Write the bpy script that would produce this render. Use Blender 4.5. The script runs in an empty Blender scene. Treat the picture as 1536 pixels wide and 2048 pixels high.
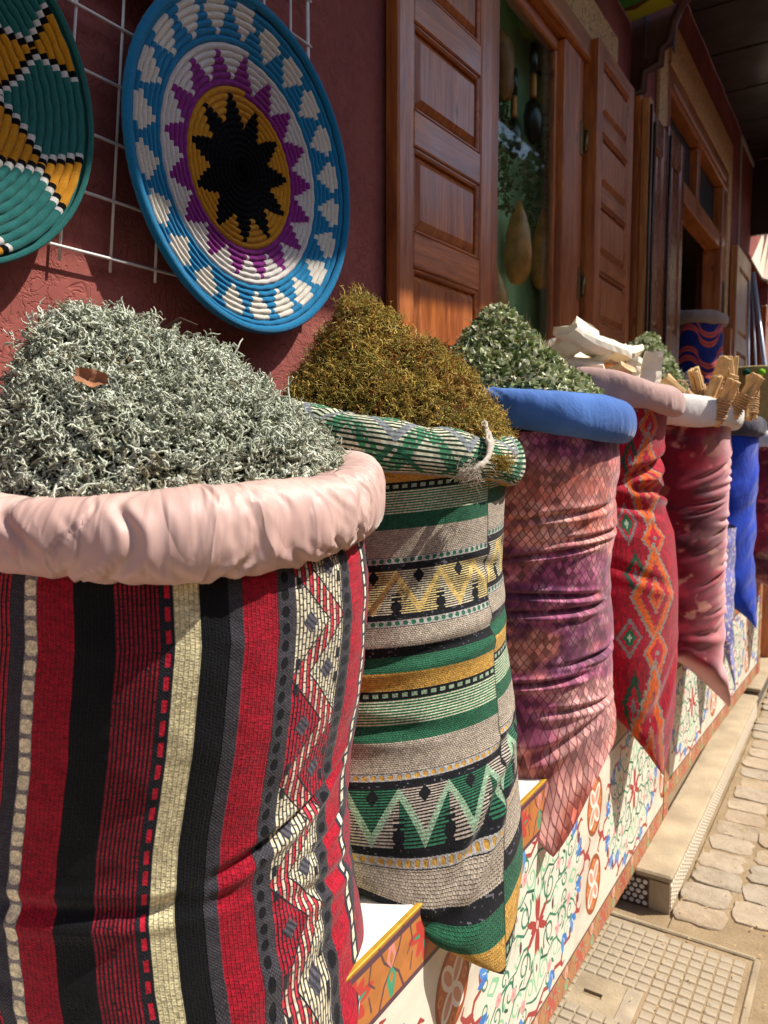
import bpy, bmesh, math, random
import numpy as np
from mathutils import Matrix, Vector

random.seed(5)
RG = np.random.default_rng(11)
SC = bpy.context.scene
COL = SC.collection
PI = math.pi
R_ = math.radians

# ------------------------------------------------------------------ camera
F_, W_, H_ = 1537.0, 1536.0, 2048.0
VX_, VY_ = 1750.0, 900.0          # where the street's direction (+Y) vanishes
CAMZ = 1.10
_p = math.atan((H_/2-VY_)/F_)
_y = np.array([VX_-W_/2, H_/2-VY_, -F_]); _y /= np.linalg.norm(_y)
_z = np.array([0, math.cos(_p), math.sin(_p)])
_x = np.cross(_y, _z)
CR = np.array([_x, _y, _z])
CC = np.array([0, 0, CAMZ])
def ray(px, py):
    d = np.array([px-W_/2, H_/2-py, -F_]); d /= np.linalg.norm(d)
    return CR @ d
def onx(px, py, x):
    r = ray(px, py); return CC + r*(x/r[0])
def ony(px, py, y):
    r = ray(px, py); return CC + r*(y/r[1])
def onz(px, py, z):
    r = ray(px, py); return CC + r*((z-CAMZ)/r[2])
cam = bpy.data.cameras.new("camera"); co = bpy.data.objects.new("camera", cam); COL.objects.link(co)
cam.sensor_fit = 'VERTICAL'; cam.sensor_height = 36; cam.lens = 36*F_/H_
cam.clip_start = 0.02; cam.clip_end = 400
M = Matrix.Identity(4)
for i in range(3):
    for j in range(3): M[i][j] = CR[i][j]
M.translation = CC
co.matrix_world = M
cam.dof.use_dof = True; cam.dof.focus_distance = 0.95; cam.dof.aperture_fstop = 9.0
SC.camera = co

# ------------------------------------------------------------------ light
SUN_AZ, SUN_EL = 33.0, 53.0       # azimuth from the wall's normal (+X) towards +Y
wd = bpy.data.worlds.new("World"); SC.world = wd; wd.use_nodes = True
nt = wd.node_tree; nt.nodes.clear()
sky = nt.nodes.new('ShaderNodeTexSky'); sky.sky_type = 'NISHITA'; sky.sun_disc = False
sky.sun_elevation = R_(SUN_EL); sky.sun_rotation = R_(90-SUN_AZ)
bg = nt.nodes.new('ShaderNodeBackground'); bg.inputs[1].default_value = 0.135
ow = nt.nodes.new('ShaderNodeOutputWorld')
nt.links.new(sky.outputs[0], bg.inputs[0]); nt.links.new(bg.outputs[0], ow.inputs[0])
sl = bpy.data.lights.new("sun", 'SUN'); sl.energy = 3.9; sl.angle = R_(0.55); sl.color = (1.0, 0.94, 0.85)
so = bpy.data.objects.new("sun", sl); COL.objects.link(so)
sdir = Vector((math.cos(R_(SUN_EL))*math.cos(R_(SUN_AZ)), math.cos(R_(SUN_EL))*math.sin(R_(SUN_AZ)), math.sin(R_(SUN_EL))))
so.rotation_euler = sdir.to_track_quat('Z', 'Y').to_euler(); so.location = (2, 2, 6)
SC.view_settings.view_transform = 'Standard'; SC.view_settings.look = 'None'
SC.view_settings.exposure = 0.86; SC.view_settings.gamma = 1.0; SC.view_settings.use_curve_mapping = False
SC.render.engine = 'CYCLES'
SC.cycles.use_denoising = True
SC.cycles.max_bounces = 8; SC.cycles.transparent_max_bounces = 12

# ------------------------------------------------------------------ helpers
def srgb(c):
    if isinstance(c, str):
        c = [int(c[i:i+2], 16)/255 for i in (0, 2, 4)]
    return tuple((x/12.92 if x <= .04045 else ((x+.055)/1.055)**2.4) for x in c)
def hexv(c): return np.array([int(c[i:i+2], 16)/255 for i in (0, 2, 4)], dtype=np.float32)

def tag(o, label=None, cat=None, group=None, kind=None):
    if label: o['label'] = label
    if cat: o['category'] = cat
    if group: o['group'] = group
    if kind: o['kind'] = kind
    return o
def thing(name, label, cat, loc=(0, 0, 0), group=None):
    o = bpy.data.objects.new(name, None); COL.objects.link(o); o.location = loc
    o.empty_display_size = .05
    return tag(o, label, cat, group)
def link(name, me, parent=None):
    o = bpy.data.objects.new(name, me); COL.objects.link(o)
    if parent is not None:
        o.parent = parent
        o.matrix_parent_inverse = Matrix.Identity(4)
        if parent.parent is None and parent.location.length > 0:
            o.location = -parent.location
    return o
def mesh_np(name, V, Fq, mat=None, parent=None, uv=None, col=None, smooth=True, matidx=None, mats=None, colname='Col'):
    """V (n,3); Fq (m,k) array of same-size faces, or list of such arrays"""
    me = bpy.data.meshes.new(name)
    V = np.asarray(V, dtype=np.float32)
    if not isinstance(Fq, list): Fq = [Fq]
    elif not isinstance(Fq[0], np.ndarray): Fq = [np.array(Fq)]
    Fq = [np.asarray(f, dtype=np.int32) for f in Fq if len(f)]
    me.vertices.add(len(V)); me.vertices.foreach_set('co', V.ravel())
    nl = sum(f.size for f in Fq); nf = sum(len(f) for f in Fq)
    me.loops.add(nl); me.polygons.add(nf)
    vi = np.concatenate([f.ravel() for f in Fq])
    tot = np.concatenate([np.full(len(f), f.shape[1], dtype=np.int32) for f in Fq])
    st = np.concatenate([[0], np.cumsum(tot)[:-1]]).astype(np.int32)
    me.loops.foreach_set('vertex_index', vi)
    me.polygons.foreach_set('loop_start', st)
    me.polygons.foreach_set('loop_total', tot)
    if uv is not None:      # per loop
        l = me.uv_layers.new(name='UVMap'); l.data.foreach_set('uv', np.asarray(uv, dtype=np.float32).ravel())
    if col is not None:     # per vertex
        a = me.color_attributes.new(colname, 'FLOAT_COLOR', 'POINT')
        c4 = np.ones((len(V), 4), dtype=np.float32); c4[:, :3] = col
        a.data.foreach_set('color', c4.ravel())
    if mats:
        for m in mats: me.materials.append(m)
    elif mat: me.materials.append(mat)
    if matidx is not None: me.polygons.foreach_set('material_index', np.asarray(matidx, dtype=np.int32))
    me.polygons.foreach_set('use_smooth', np.full(nf, smooth, dtype=bool))
    me.update(calc_edges=True); me.validate()
    return link(name, me, parent)
def bm_obj(name, bm, mat, parent=None, smooth=False):
    me = bpy.data.meshes.new(name); bm.normal_update(); bm.to_mesh(me); bm.free()
    if isinstance(mat, (list, tuple)):
        for m in mat: me.materials.append(m)
    elif mat: me.materials.append(mat)
    if smooth:
        for p in me.polygons: p.use_smooth = True
    return link(name, me, parent)
def add_box(bm, lo, hi, ch=0.0, mtx=None):
    c = [(a+b)/2 for a, b in zip(lo, hi)]; s = [abs(b-a) for a, b in zip(lo, hi)]
    r = bmesh.ops.create_cube(bm, size=1, matrix=Matrix.Translation(c) @ Matrix.Diagonal((*s, 1)))
    if ch > 0:
        es = set()
        for v in r['verts']: es.update(v.link_edges)
        r2 = bmesh.ops.bevel(bm, geom=list(es), offset=min(ch, min(s)*.45), segments=1, affect='EDGES', profile=.5)
        vs = list({v for v in r2['verts']} | {v for v in r['verts'] if v.is_valid})
        vs = [v for v in vs if v.is_valid]
    else: vs = r['verts']
    if mtx is not None: bmesh.ops.transform(bm, matrix=mtx, verts=vs)
    return vs
def box(name, lo, hi, mat, parent=None, ch=0.002, mtx=None):
    bm = bmesh.new(); add_box(bm, lo, hi, ch, mtx); return bm_obj(name, bm, mat, parent)
def grid_faces(nu, nv, closed_u=False):
    """vertex index = j*nu + i  (i along u, j along v)"""
    i = np.arange(nu if closed_u else nu-1); j = np.arange(nv-1)
    I, J = np.meshgrid(i, j)
    I2 = (I+1) % nu
    return np.stack([J*nu+I, J*nu+I2, (J+1)*nu+I2, (J+1)*nu+I], -1).reshape(-1, 4)
def tube_np(P, rad, ns=6, closed=False):
    """single tube along points P (n,3), radius scalar or (n,)"""
    P = np.asarray(P, float); n = len(P); rad = np.broadcast_to(rad, (n,))
    T = np.gradient(P, axis=0); T /= np.linalg.norm(T, axis=1, keepdims=True)+1e-12
    ref = np.array([0, 0, 1.0]) if abs(T[0, 2]) < .9 else np.array([1.0, 0, 0])
    N = np.zeros_like(P); a = np.cross(T[0], ref); a /= np.linalg.norm(a)
    for k in range(n):
        a = a - T[k]*a.dot(T[k]); a /= np.linalg.norm(a)+1e-12; N[k] = a
    B = np.cross(T, N)
    th = np.arange(ns)*2*PI/ns
    V = P[:, None, :] + rad[:, None, None]*(np.cos(th)[None, :, None]*N[:, None, :] + np.sin(th)[None, :, None]*B[:, None, :])
    V = V.reshape(-1, 3)
    return V, grid_faces(ns, n, True)
def tube(name, P, rad, mat, parent=None, ns=6):
    V, Fq = tube_np(P, rad, ns)
    n = len(P)
    caps = [list(range(ns))[::-1], [(n-1)*ns+i for i in range(ns)]]
    return mesh_np(name, V, [Fq, np.array(caps)], mat, parent)

def copy_tree(src, loc=None, rot=None, scale=None, label=None, group=None):
    r = src.copy(); COL.objects.link(r)
    if loc is not None: r.location = loc
    if rot is not None: r.rotation_euler = rot
    if scale is not None: r.scale = scale
    if label: r['label'] = label
    if group: r['group'] = group
    for ch in list(src.children):
        c = ch.copy(); COL.objects.link(c); c.parent = r
        for g in list(ch.children):
            d = g.copy(); COL.objects.link(d); d.parent = c
    return r

# ---- node material helper
class NM:
    def __init__(s, name, rough=.6, spec=.4, color=(.5, .5, .5), metal=0):
        s.m = bpy.data.materials.new(name); s.m.use_nodes = True
        s.t = s.m.node_tree; s.b = s.t.nodes['Principled BSDF']; s.o = s.t.nodes['Material Output']
        s.b.inputs['Roughness'].default_value = rough
        s.b.inputs['Specular IOR Level'].default_value = spec
        s.b.inputs['Metallic'].default_value = metal
        s.b.inputs['Base Color'].default_value = (*color, 1)
    def n(s, typ, **kw):
        nd = s.t.nodes.new(typ)
        for k, v in kw.items():
            if k.startswith('i_'):
                key = k[2:]
                key = int(key) if key.isdigit() else key
                nd.inputs[key].default_value = v
            else: setattr(nd, k, v)
        return nd
    def l(s, a, b): s.t.links.new(a, b); return s
    def coord(s, kind='Object', scale=(1, 1, 1), rot=(0, 0, 0), loc=(0, 0, 0)):
        tc = s.n('ShaderNodeTexCoord'); mp = s.n('ShaderNodeMapping')
        mp.inputs['Scale'].default_value = scale; mp.inputs['Rotation'].default_value = rot; mp.inputs['Location'].default_value = loc
        s.l(tc.outputs[kind], mp.inputs[0]); return mp.outputs[0]
    def noise(s, vec, scale, detail=4, rough=.55, dist=0):
        nd = s.n('ShaderNodeTexNoise'); nd.inputs['Scale'].default_value = scale
        nd.inputs['Detail'].default_value = detail; nd.inputs['Roughness'].default_value = rough
        nd.inputs['Distortion'].default_value = dist
        if vec is not None: s.l(vec, nd.inputs['Vector'])
        return nd.outputs['Fac']
    def ramp(s, fac, stops):
        r = s.n('ShaderNodeValToRGB'); e = r.color_ramp.elements
        while len(e) < len(stops): e.new(.5)
        for k, (p, c) in enumerate(stops):
            e[k].position = p; e[k].color = (*(c if len(c) == 3 else c[:3]), 1)
        s.l(fac, r.inputs[0]); return r.outputs[0]
    def mix(s, fac, a, b, mode='MIX'):
        m = s.n('ShaderNodeMix', data_type='RGBA', blend_type=mode)
        for inp, v in ((m.inputs['Factor'], fac), (m.inputs[6], a), (m.inputs[7], b)):
            if isinstance(v, (int, float)): inp.default_value = v
            elif isinstance(v, tuple): inp.default_value = (*v, 1) if len(v) == 3 else v
            else: s.l(v, inp)
        return m.outputs[2]
    def math(s, op, a, b=0.0, c=0.0):
        m = s.n('ShaderNodeMath', operation=op)
        for inp, v in zip(m.inputs, (a, b, c)):
            if isinstance(v, (int, float)): inp.default_value = v
            else: s.l(v, inp)
        return m.outputs[0]
    def base(s, c):
        if isinstance(c, tuple): s.b.inputs['Base Color'].default_value = (*c, 1)
        else: s.l(c, s.b.inputs['Base Color'])
    def bump(s, h, strength=.5, dist=.002):
        b = s.n('ShaderNodeBump'); b.inputs['Strength'].default_value = strength; b.inputs['Distance'].default_value = dist
        s.l(h, b.inputs['Height'])
        lk = s.b.inputs['Normal'].links
        if lk: s.l(lk[0].from_socket, b.inputs['Normal'])
        s.l(b.outputs[0], s.b.inputs['Normal'])
    def sheen(s, w, rough=.4, tint=(1, 1, 1)):
        s.b.inputs['Sheen Weight'].default_value = w; s.b.inputs['Sheen Roughness'].default_value = rough
        s.b.inputs['Sheen Tint'].default_value = (*tint, 1)

def simple(name, col, rough=.6, spec=.35, var=.15, nscale=30, bump=0, bdist=.001, metal=0, bscale=200):
    m = NM(name, rough, spec, metal=metal)
    c = srgb(col); v = m.coord()
    f = m.noise(v, nscale, 5)
    m.base(m.ramp(f, [(.3, tuple(x*(1-var) for x in c)), (.7, tuple(min(1, x*(1+var)) for x in c))]))
    if bump: m.bump(m.noise(v, bscale, 4), bump, bdist)
    return m.m
def wood(name, c1, c2, axis='Z', rough=.38, scale=1.0, spec=.5, coat=.25):
    m = NM(name, rough, spec)
    sc = {'Z': (14, 14, 1.1), 'Y': (14, 1.1, 14), 'X': (1.1, 14, 14)}[axis]
    v = m.coord('Object', tuple(x*scale for x in sc))
    g = m.noise(v, 3.0, 6, .6, 1.2)
    v2 = m.coord('Object', tuple(x*scale*4 for x in sc))
    g2 = m.noise(v2, 6.0, 4, .6)
    big = m.noise(m.coord('Object', (3, 3, 3)), 2.0, 3)
    cc = m.ramp(g, [(.28, srgb(c1)), (.5, tuple((a+b)/2 for a, b in zip(srgb(c1), srgb(c2)))), (.72, srgb(c2))])
    cc = m.mix(.45, cc, m.ramp(g2, [(.35, (.45, .42, .4)), (.6, (1, 1, 1))]), 'MULTIPLY')
    cc = m.mix(.5, cc, m.ramp(big, [(.3, (.6, .55, .5)), (.65, (1, 1, 1))]), 'MULTIPLY')
    kn = m.n('ShaderNodeTexVoronoi', feature='F1'); kn.inputs['Scale'].default_value = 1.0
    m.l(m.coord('Object', {'Z': (9, 9, 4.0), 'Y': (9, 4, 9), 'X': (4, 9, 9)}[axis]), kn.inputs['Vector'])
    cc = m.mix(.8, cc, m.ramp(kn.outputs['Distance'], [(.03, (.12, .07, .05)), (.09, (1, 1, 1))]), 'MULTIPLY')
    m.base(cc)
    m.bump(g2, .25, .0006)
    m.b.inputs['Coat Weight'].default_value = coat; m.b.inputs['Coat Roughness'].default_value = .18
    rr = m.ramp(big, [(.3, (rough-.08,)*3), (.7, (rough+.15,)*3)])
    m.l(rr, m.b.inputs['Roughness'])
    return m.m

# ---- texture painting (generated in memory; nothing is loaded)
def new_image(name, rgb, alpha=None):
    h, w, _ = rgb.shape
    im = bpy.data.images.new(name, w, h, alpha=True)
    a = np.ones((h, w, 4), dtype=np.float32); a[..., :3] = np.clip(rgb, 0, 1)
    if alpha is not None: a[..., 3] = np.clip(alpha, 0.002, 1)
    im.alpha_mode = 'CHANNEL_PACKED'
    im.pixels.foreach_set(a.ravel()); im.update(); im.pack()
    return im
def vnoise(h, w, fy, fx, rng=RG, per=True):
    fy, fx = max(1, int(fy)), max(1, int(fx))
    g = rng.random((fy, fx), dtype=np.float32)
    y = np.linspace(0, fy, h, endpoint=False, dtype=np.float32); x = np.linspace(0, fx, w, endpoint=False, dtype=np.float32)
    y0 = y.astype(int); x0 = x.astype(int); ty = y-y0; tx = x-x0
    ty = ty*ty*(3-2*ty); tx = tx*tx*(3-2*tx)
    a = g[y0 % fy][:, x0 % fx]; b = g[y0 % fy][:, (x0+1) % fx]; c = g[(y0+1) % fy][:, x0 % fx]; d = g[(y0+1) % fy][:, (x0+1) % fx]
    return (a*(1-tx)+b*tx)*(1-ty[:, None])+(c*(1-tx)+d*tx)*ty[:, None]
def fbm2(h, w, fy, fx, oct=4):
    s = np.zeros((h, w), np.float32); a = .5; t = 0
    for k in range(oct):
        s += a*vnoise(h, w, fy*2**k, fx*2**k); t += a; a *= .55
    return s/t
def sst(x, a, b):
    t = np.clip((x-a)/(b-a), 0, 1); return t*t*(3-2*t)
def tri(x):                      # triangle wave, period 1, 0..1
    f = x-np.floor(x); return 1-np.abs(2*f-1)
def lay(img, mask, col):
    img[:] = img*(1-mask[..., None]) + np.asarray(col, np.float32)*mask[..., None]
def seg_dist(X, Y, pts, w0, w1):
    """min over polyline of (dist - local half width)"""
    D = np.full(X.shape, 1e9, np.float32); n = len(pts)-1
    for k in range(n):
        ax, ay = pts[k]; bx, by = pts[k+1]
        dx, dy = bx-ax, by-ay; L = dx*dx+dy*dy+1e-12
        t = np.clip(((X-ax)*dx+(Y-ay)*dy)/L, 0, 1)
        g = (k+t)/n
        wd = w0 + (w1-w0)*g if not callable(w0) else w0(g)
        D = np.minimum(D, np.hypot(X-ax-t*dx, Y-ay-t*dy)-wd)
    return D
def fabric_mat(name, im, rough=.85, bump=.6, bdist=.0015, sheen=.15, spec=.25, srough=.4, scale=(1, 1, 1), var=.12, tint=(1, 1, 1), ext='REPEAT', fuzz=900):
    m = NM(name, rough, spec)
    t = m.n('ShaderNodeTexImage'); t.image = im; t.extension = ext; t.interpolation = 'Linear'
    m.l(m.coord('UV', scale), t.inputs[0])
    nz = m.noise(m.coord('Object'), fuzz, 2)
    c = m.mix(1.0, t.outputs[0], m.ramp(nz, [(.3, (1-var,)*3), (.7, (1, 1, 1))]), 'MULTIPLY')
    m.base(c)
    m.bump(t.outputs[1], bump, bdist)
    m.bump(nz, .25, .0006)
    if sheen: m.sheen(sheen, srough, tint)
    return m.m

# ------------------------------------------------------------------ materials
M_WOODZ = wood('reddish varnished wood upright', '883f17', 'd07c3a', 'Z')
M_WOODY = wood('reddish varnished wood along', '883f17', 'd07c3a', 'Y')
M_WOODX = wood('reddish varnished wood across', '883f17', 'd07c3a', 'X')
M_DARKW = wood('dark canopy boards', '34160d', '5a2817', 'Z', rough=.5)
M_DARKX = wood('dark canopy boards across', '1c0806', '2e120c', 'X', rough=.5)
M_ORANGEW = wood('orange brown wood', '96501f', 'cf8c4c', 'Z', rough=.45)
M_BRASS = simple('aged brass', '7d6a48', .42, .5, .25, 60, .3, .0005, metal=.8)
M_IRON = simple('black iron', '15110f', .5, .5, .2, 60)
M_WIRE = simple('white coated wire', 'd9d6d2', .35, .5, .06, 40)
M_DARK = simple('dark interior', '120e0c', .9, .1, .2, 6)

def stucco():
    m = NM('pink rustic stucco', .9, .2)
    v = m.coord('Object', (1, 1, 1))
    w = m.noise(v, 16, 3, .5, 2.6)
    m2 = m.noise(v, 70, 5, .6)
    big = m.noise(v, 3.0, 4)
    # worm like grooves: narrow band of a distorted noise
    a = m.math('ABSOLUTE', m.math('SUBTRACT', w, .5)); g = m.math('MULTIPLY', a, 26.0)
    g = m.math('MINIMUM', g, 1.0)
    pit = m.noise(m.coord('Object', (1, 1, 2.2)), 24, 3, .5, 3.0)
    pm = m.ramp(pit, [(.60, (1, 1, 1)), (.66, (0, 0, 0))])
    hh = m.math('MULTIPLY', g, pm)
    c = m.ramp(big, [(.3, srgb('7d4540')), (.5, srgb('935149')), (.75, srgb('a86358'))])
    c = m.mix(.35, c, m.ramp(m2, [(.35, (.6, .55, .55)), (.6, (1, 1, 1))]), 'MULTIPLY')
    m.base(c)
    m.bump(hh, .5, .003); m.bump(m2, .5, .002)
    return m.m
M_STUCCO = stucco()
def carved():
    m = NM('pale carved plywood frieze', .55, .35)
    v = m.coord('Object', (1, 1, 1))
    w = m.noise(v, 26, 1, .4, 3.2)
    a = m.math('ABSOLUTE', m.math('SUBTRACT', w, .5))
    sc = m.ramp(a, [(.016, srgb('7a4a26')), (.032, srgb('e0b078'))])  # groove shading put into the colour, brown along the carved lines
    sc = m.mix(.3, sc, m.ramp(m.noise(v, 5, 3), [(.3, (.7, .65, .6)), (.7, (1, 1, 1))]), 'MULTIPLY')
    m.base(sc); m.bump(m.ramp(a, [(.018, (0, 0, 0)), (.04, (1, 1, 1))]), .5, .003)
    return m.m
M_CARVED = carved()
M_PLY = simple('pale plywood', 'b98752', .55, .35, .12, 12)
M_HERBDARK = simple('herb undermass', '3a3b2c', .95, .1, .3, 60, .8, .004, bscale=150)
def vcol(name, rough=.8, spec=.25, trans=0.0, attr='Col', sheen=0):
    m = NM(name, rough, spec)
    a = m.n('ShaderNodeAttribute', attribute_name=attr)
    m.base(a.outputs['Color'])
    if trans:
        tr = m.n('ShaderNodeBsdfTranslucent'); m.l(a.outputs['Color'], tr.inputs['Color'])
        mx = m.n('ShaderNodeMixShader'); mx.inputs[0].default_value = trans
        m.l(m.b.outputs[0], mx.inputs[1]); m.l(tr.outputs[0], mx.inputs[2]); m.l(mx.outputs[0], m.o.inputs[0])
    if sheen: m.sheen(sheen)
    return m.m
M_HERB = vcol('dried herb', .75, .25, .18)
M_LICHEN = vcol('dry lichen', .85, .15, .10)
def glass_mat():
    m = NM('window glass', .02, .5)
    t = m.t; m.t.nodes.remove(m.b)
    tr = m.n('ShaderNodeBsdfTransparent'); tr.inputs[0].default_value = (.86, .93, .88, 1)
    gl = m.n('ShaderNodeBsdfGlossy'); gl.inputs['Roughness'].default_value = .015
    fr = m.n('ShaderNodeLayerWeight'); fr.inputs[0].default_value = .5
    mx = m.n('ShaderNodeMixShader')
    f2 = m.math('ADD', m.math('MULTIPLY', m.math('POWER', fr.outputs[1], 5.0), .55), .02)
    m.l(f2, mx.inputs[0]); m.l(tr.outputs[0], mx.inputs[1]); m.l(gl.outputs[0], mx.inputs[2]); m.l(mx.outputs[0], m.o.inputs[0])
    return m.m
M_GLASS = glass_mat()

# ================================================================== SETTING
# ---- ground sheet
def ground_mat():
    m = NM('sandy street', .95, .15)
    v = m.coord('Object')
    a = m.noise(v, 9, 6, .6); b = m.noise(v, 160, 4, .7)
    c = m.ramp(a, [(.3, srgb('8c785c')), (.55, srgb('9f8a6c')), (.75, srgb('ad9a7e'))])
    c = m.mix(.5, c, m.ramp(b, [(.3, (.55, .5, .45)), (.65, (1, 1, 1))]), 'MULTIPLY')
    m.base(c); m.bump(b, .7, .004); m.bump(a, .4, .01)
    return m.m
M_GROUND = ground_mat()
g = mesh_np('ground', [(-60, -60, 0), (60, -60, 0), (60, 90, 0), (-60, 90, 0)], [[0, 1, 2, 3]], M_GROUND)
tag(g, kind='structure')
# ---- setts
def stone_mat():
    m = NM('worn pale sett', .88, .2)
    oi = m.n('ShaderNodeObjectInfo')
    v = m.coord('Object')
    vv = m.n('ShaderNodeVectorMath', operation='ADD'); m.l(v, vv.inputs[0])
    cmb = m.n('ShaderNodeCombineXYZ'); m.l(m.math('MULTIPLY', oi.outputs['Random'], 37.0), cmb.inputs[0]); m.l(cmb.outputs[0], vv.inputs[1])
    a = m.noise(vv.outputs[0], 22, 6, .65); b = m.noise(vv.outputs[0], 260, 3, .7)
    c = m.ramp(oi.outputs['Random'], [(0, srgb('ab9880')), (.45, srgb('b3a28b')), (.7, srgb('a89c8a')), (1, srgb('af9b7e'))])
    c = m.mix(.55, c, m.ramp(a, [(.3, (.68, .6, .5)), (.6, (1, 1, 1))]), 'MULTIPLY')
    c = m.mix(.4, c, m.ramp(b, [(.35, (.6, .58, .55)), (.6, (1, 1, 1))]), 'MULTIPLY')
    m.base(c); m.bump(b, .8, .002); m.bump(a, 1.0, .008)
    return m.m
M_STONE = stone_mat()
pav = mesh_np('pavement', [(-.353, .9, .0066), (1.2, .9, .0066), (1.2, 6.2, .0066), (-.353, 6.2, .0066)], [[0, 1, 2, 3]], M_GROUND)
tag(pav, kind='structure')
def sett_mesh(k):
    rg = np.random.default_rng(100+k)
    n = 16; th = np.arange(n)*2*PI/n+.1
    e = 7.0
    c, s = np.cos(th), np.sin(th)
    r = (np.abs(c)**e+np.abs(s)**e)**(-1/e)
    r *= 1+rg.normal(0, .045, n)
    X = r*c*.0570; Y = r*s*.0452
    rings = []
    for sc_, z in ((1.02, -.004), (1.0, .0060), (.978, .0078), (.955, .0080), (.5, .0081)):
        rings.append(np.stack([X*sc_, Y*sc_, np.full(n, z)+rg.normal(0, .0007, n)], -1))
    V = np.concatenate(rings); F = grid_faces(n, 5, True)
    me_o = mesh_np('stone', V, [F, np.array([[4*n+i for i in range(n)]])], M_STONE)
    me = me_o.data; bpy.data.objects.remove(me_o); return me
SETT = [sett_mesh(k) for k in range(7)]
rr = random.Random(3)
cols = 6
for k in range(cols):
    y = .95 + .05*(k % 2)
    x0 = -.292 + .117*k
    while y < 5.4:
        L = rr.uniform(.86, 1.15)
        if not (x0 < -.12 and y < 1.79):
            o = link('stone', rr.choice(SETT))
            o.parent = pav
            o.location = (x0+rr.uniform(-.006, .006)+.01*math.sin(y*3), y+.045*L, .002+rr.uniform(-.003, .002))
            o.scale = (rr.uniform(.92, 1.04), L, 1)
            o.rotation_euler = (rr.uniform(-.02, .02), rr.uniform(-.02, .02), rr.uniform(-.05, .05)+(PI if rr.random() < .5 else 0))
        y += .094*L+.004
# ---- straw bits on the ground
def litter():
    V = []; Fq = []
    for i in range(300):
        y = rr.uniform(1.2, 4.2); x = -.34 + abs(rr.gauss(0, .16)) if rr.random() < .6 else rr.uniform(-.5, .3)
        if y > 1.8: x = max(x, -.345)
        a = rr.uniform(0, PI); L = rr.uniform(.0015, .005); w = rr.uniform(.0006, .0014)
        z = .013+rr.uniform(0, .002); dx, dy = math.cos(a)*L, math.sin(a)*L; ex, ey = -math.sin(a)*w, math.cos(a)*w
        b = len(V)
        V += [(x-dx-ex, y-dy-ey, z), (x+dx-ex, y+dy-ey, z+.001), (x+dx+ex, y+dy+ey, z), (x-dx+ex, y-dy+ey, z+.0015)]
        Fq.append([b, b+1, b+2, b+3])
    o = mesh_np('straw_litter', V, Fq, simple('straw bits', 'c4a86c', .7, .3, .3, 90), smooth=False)
    tag(o, 'straw and herb bits scattered over the stone setts and access cover', 'litter', kind='stuff')
litter()

# ---- access cover in the street
M_CONC = simple('worn concrete', '9c8c72', .92, .2, .25, 12, .6, .003, bscale=140)
M_CONC2 = simple('cover squares', 'a3957f', .9, .2, .22, 18, .6, .0015, bscale=180)
cov = thing('access_cover', 'concrete access cover with raised grid squares and a lifting slot in the pavement', 'access cover', (-.40, 1.46, 0))
bm = bmesh.new()
cx0, cx1, cy0, cy1 = -.66, -.175, 1.18, 1.745
sx0, sx1, sy0, sy1 = -.453, -.415, 1.455, 1.472
zt = .006
add_box(bm, (cx0, cy0, -.03), (cx1, sy0, zt)); add_box(bm, (cx0, sy1, -.03), (cx1, cy1, zt))
add_box(bm, (cx0, sy0+.0001, -.03), (sx0, sy1-.0001, zt)); add_box(bm, (sx1, sy0+.0001, -.03), (cx1, sy1-.0001, zt))
bm_obj('slab', bm, M_CONC, cov)
# slot floor, painted near black to stand for the shade in the hole
box('slot', (sx0+.0005, sy0+.0005, -.028), (sx1-.0005, sy1-.0005, -.026), M_DARK, cov, 0)
bm = bmesh.new()
add_box(bm, (-.666, 1.747, 0), (-.17, 1.760, .012), .003); add_box(bm, (-.172, 1.16, 0), (-.158, 1.746, .012), .003)
bm_obj('frame', bm, M_CONC, cov)
sq = box('square', (-.0115, -.0115, 0), (.0115, .0115, .0042), M_CONC2, None, .0018); sqm = sq.data; bpy.data.objects.remove(sq)
px_ = .0262
for i in range(18):
    for j in range(20):
        x = cx1-.022-i*px_; y = cy1-.026-j*px_
        if x < cx0+.015 or y < cy0+.012: continue
        if -.475 < x < -.352 and 1.405 < y < 1.53: continue
        o = link('square', sqm, cov); o.location = Vector((x, y, zt-.0008-rr.random()*.0012))-cov.location
        o.rotation_euler = (0, 0, rr.uniform(-.04, .04))
bx = box('blank_plate', (-.348-.03, 1.41, zt-.001), (-.352+.005, 1.52, zt+.0022), M_CONC2, cov, .002)

# ---- stone kerb / step running under the table fronts
def tile_mat(name, base, line, sc, kind):
    m = NM(name, .6, .3)
    v = m.coord('Object', sc)
    vo = m.n('ShaderNodeTexVoronoi', feature='DISTANCE_TO_EDGE'); vo.inputs['Randomness'].default_value = kind; vo.inputs['Scale'].default_value = 1
    m.l(v, vo.inputs['Vector'])
    m.base(m.ramp(vo.outputs['Distance'], [(.07, srgb(line)), (.12, srgb(base))]))
    m.bump(vo.outputs['Distance'], .3, .002)
    return m.m
M_KERB = simple('sandy limestone', 'a8977c', .9, .2, .25, 9, .6, .003, bscale=120)
M_KERBD = simple('kerb end stone', '8f7b60', .9, .2, .12, 14, .5, .003)
kerb = thing('stone_kerb', 'long low sandstone kerb box with tiled side running beneath the painted tables', 'kerb', (-.42, 2.6, 0))
ky0, ky1 = 1.835, 3.43
box('body', (-.60, ky0, 0), (-.366, ky1, .074), M_KERBD, kerb, .003)
box('cap', (-.448, ky0-.006, .076), (-.360, ky1, .094), M_KERB, kerb, .005)
box('end_block', (-.412, ky0-.004, 0), (-.364, ky0-.0005, .074), M_KERB, kerb, .001)
M_LAT = simple('white lattice tile', 'cfc9c0', .4, .5, .1, 60)
M_LATD = simple('brown lattice gap', '4d3524', .7, .3, .2, 60)
box('end_panel', (-.60, ky0-.0022, .002), (-.4145, ky0-.0006, .072), M_LATD, kerb, 0)
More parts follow.
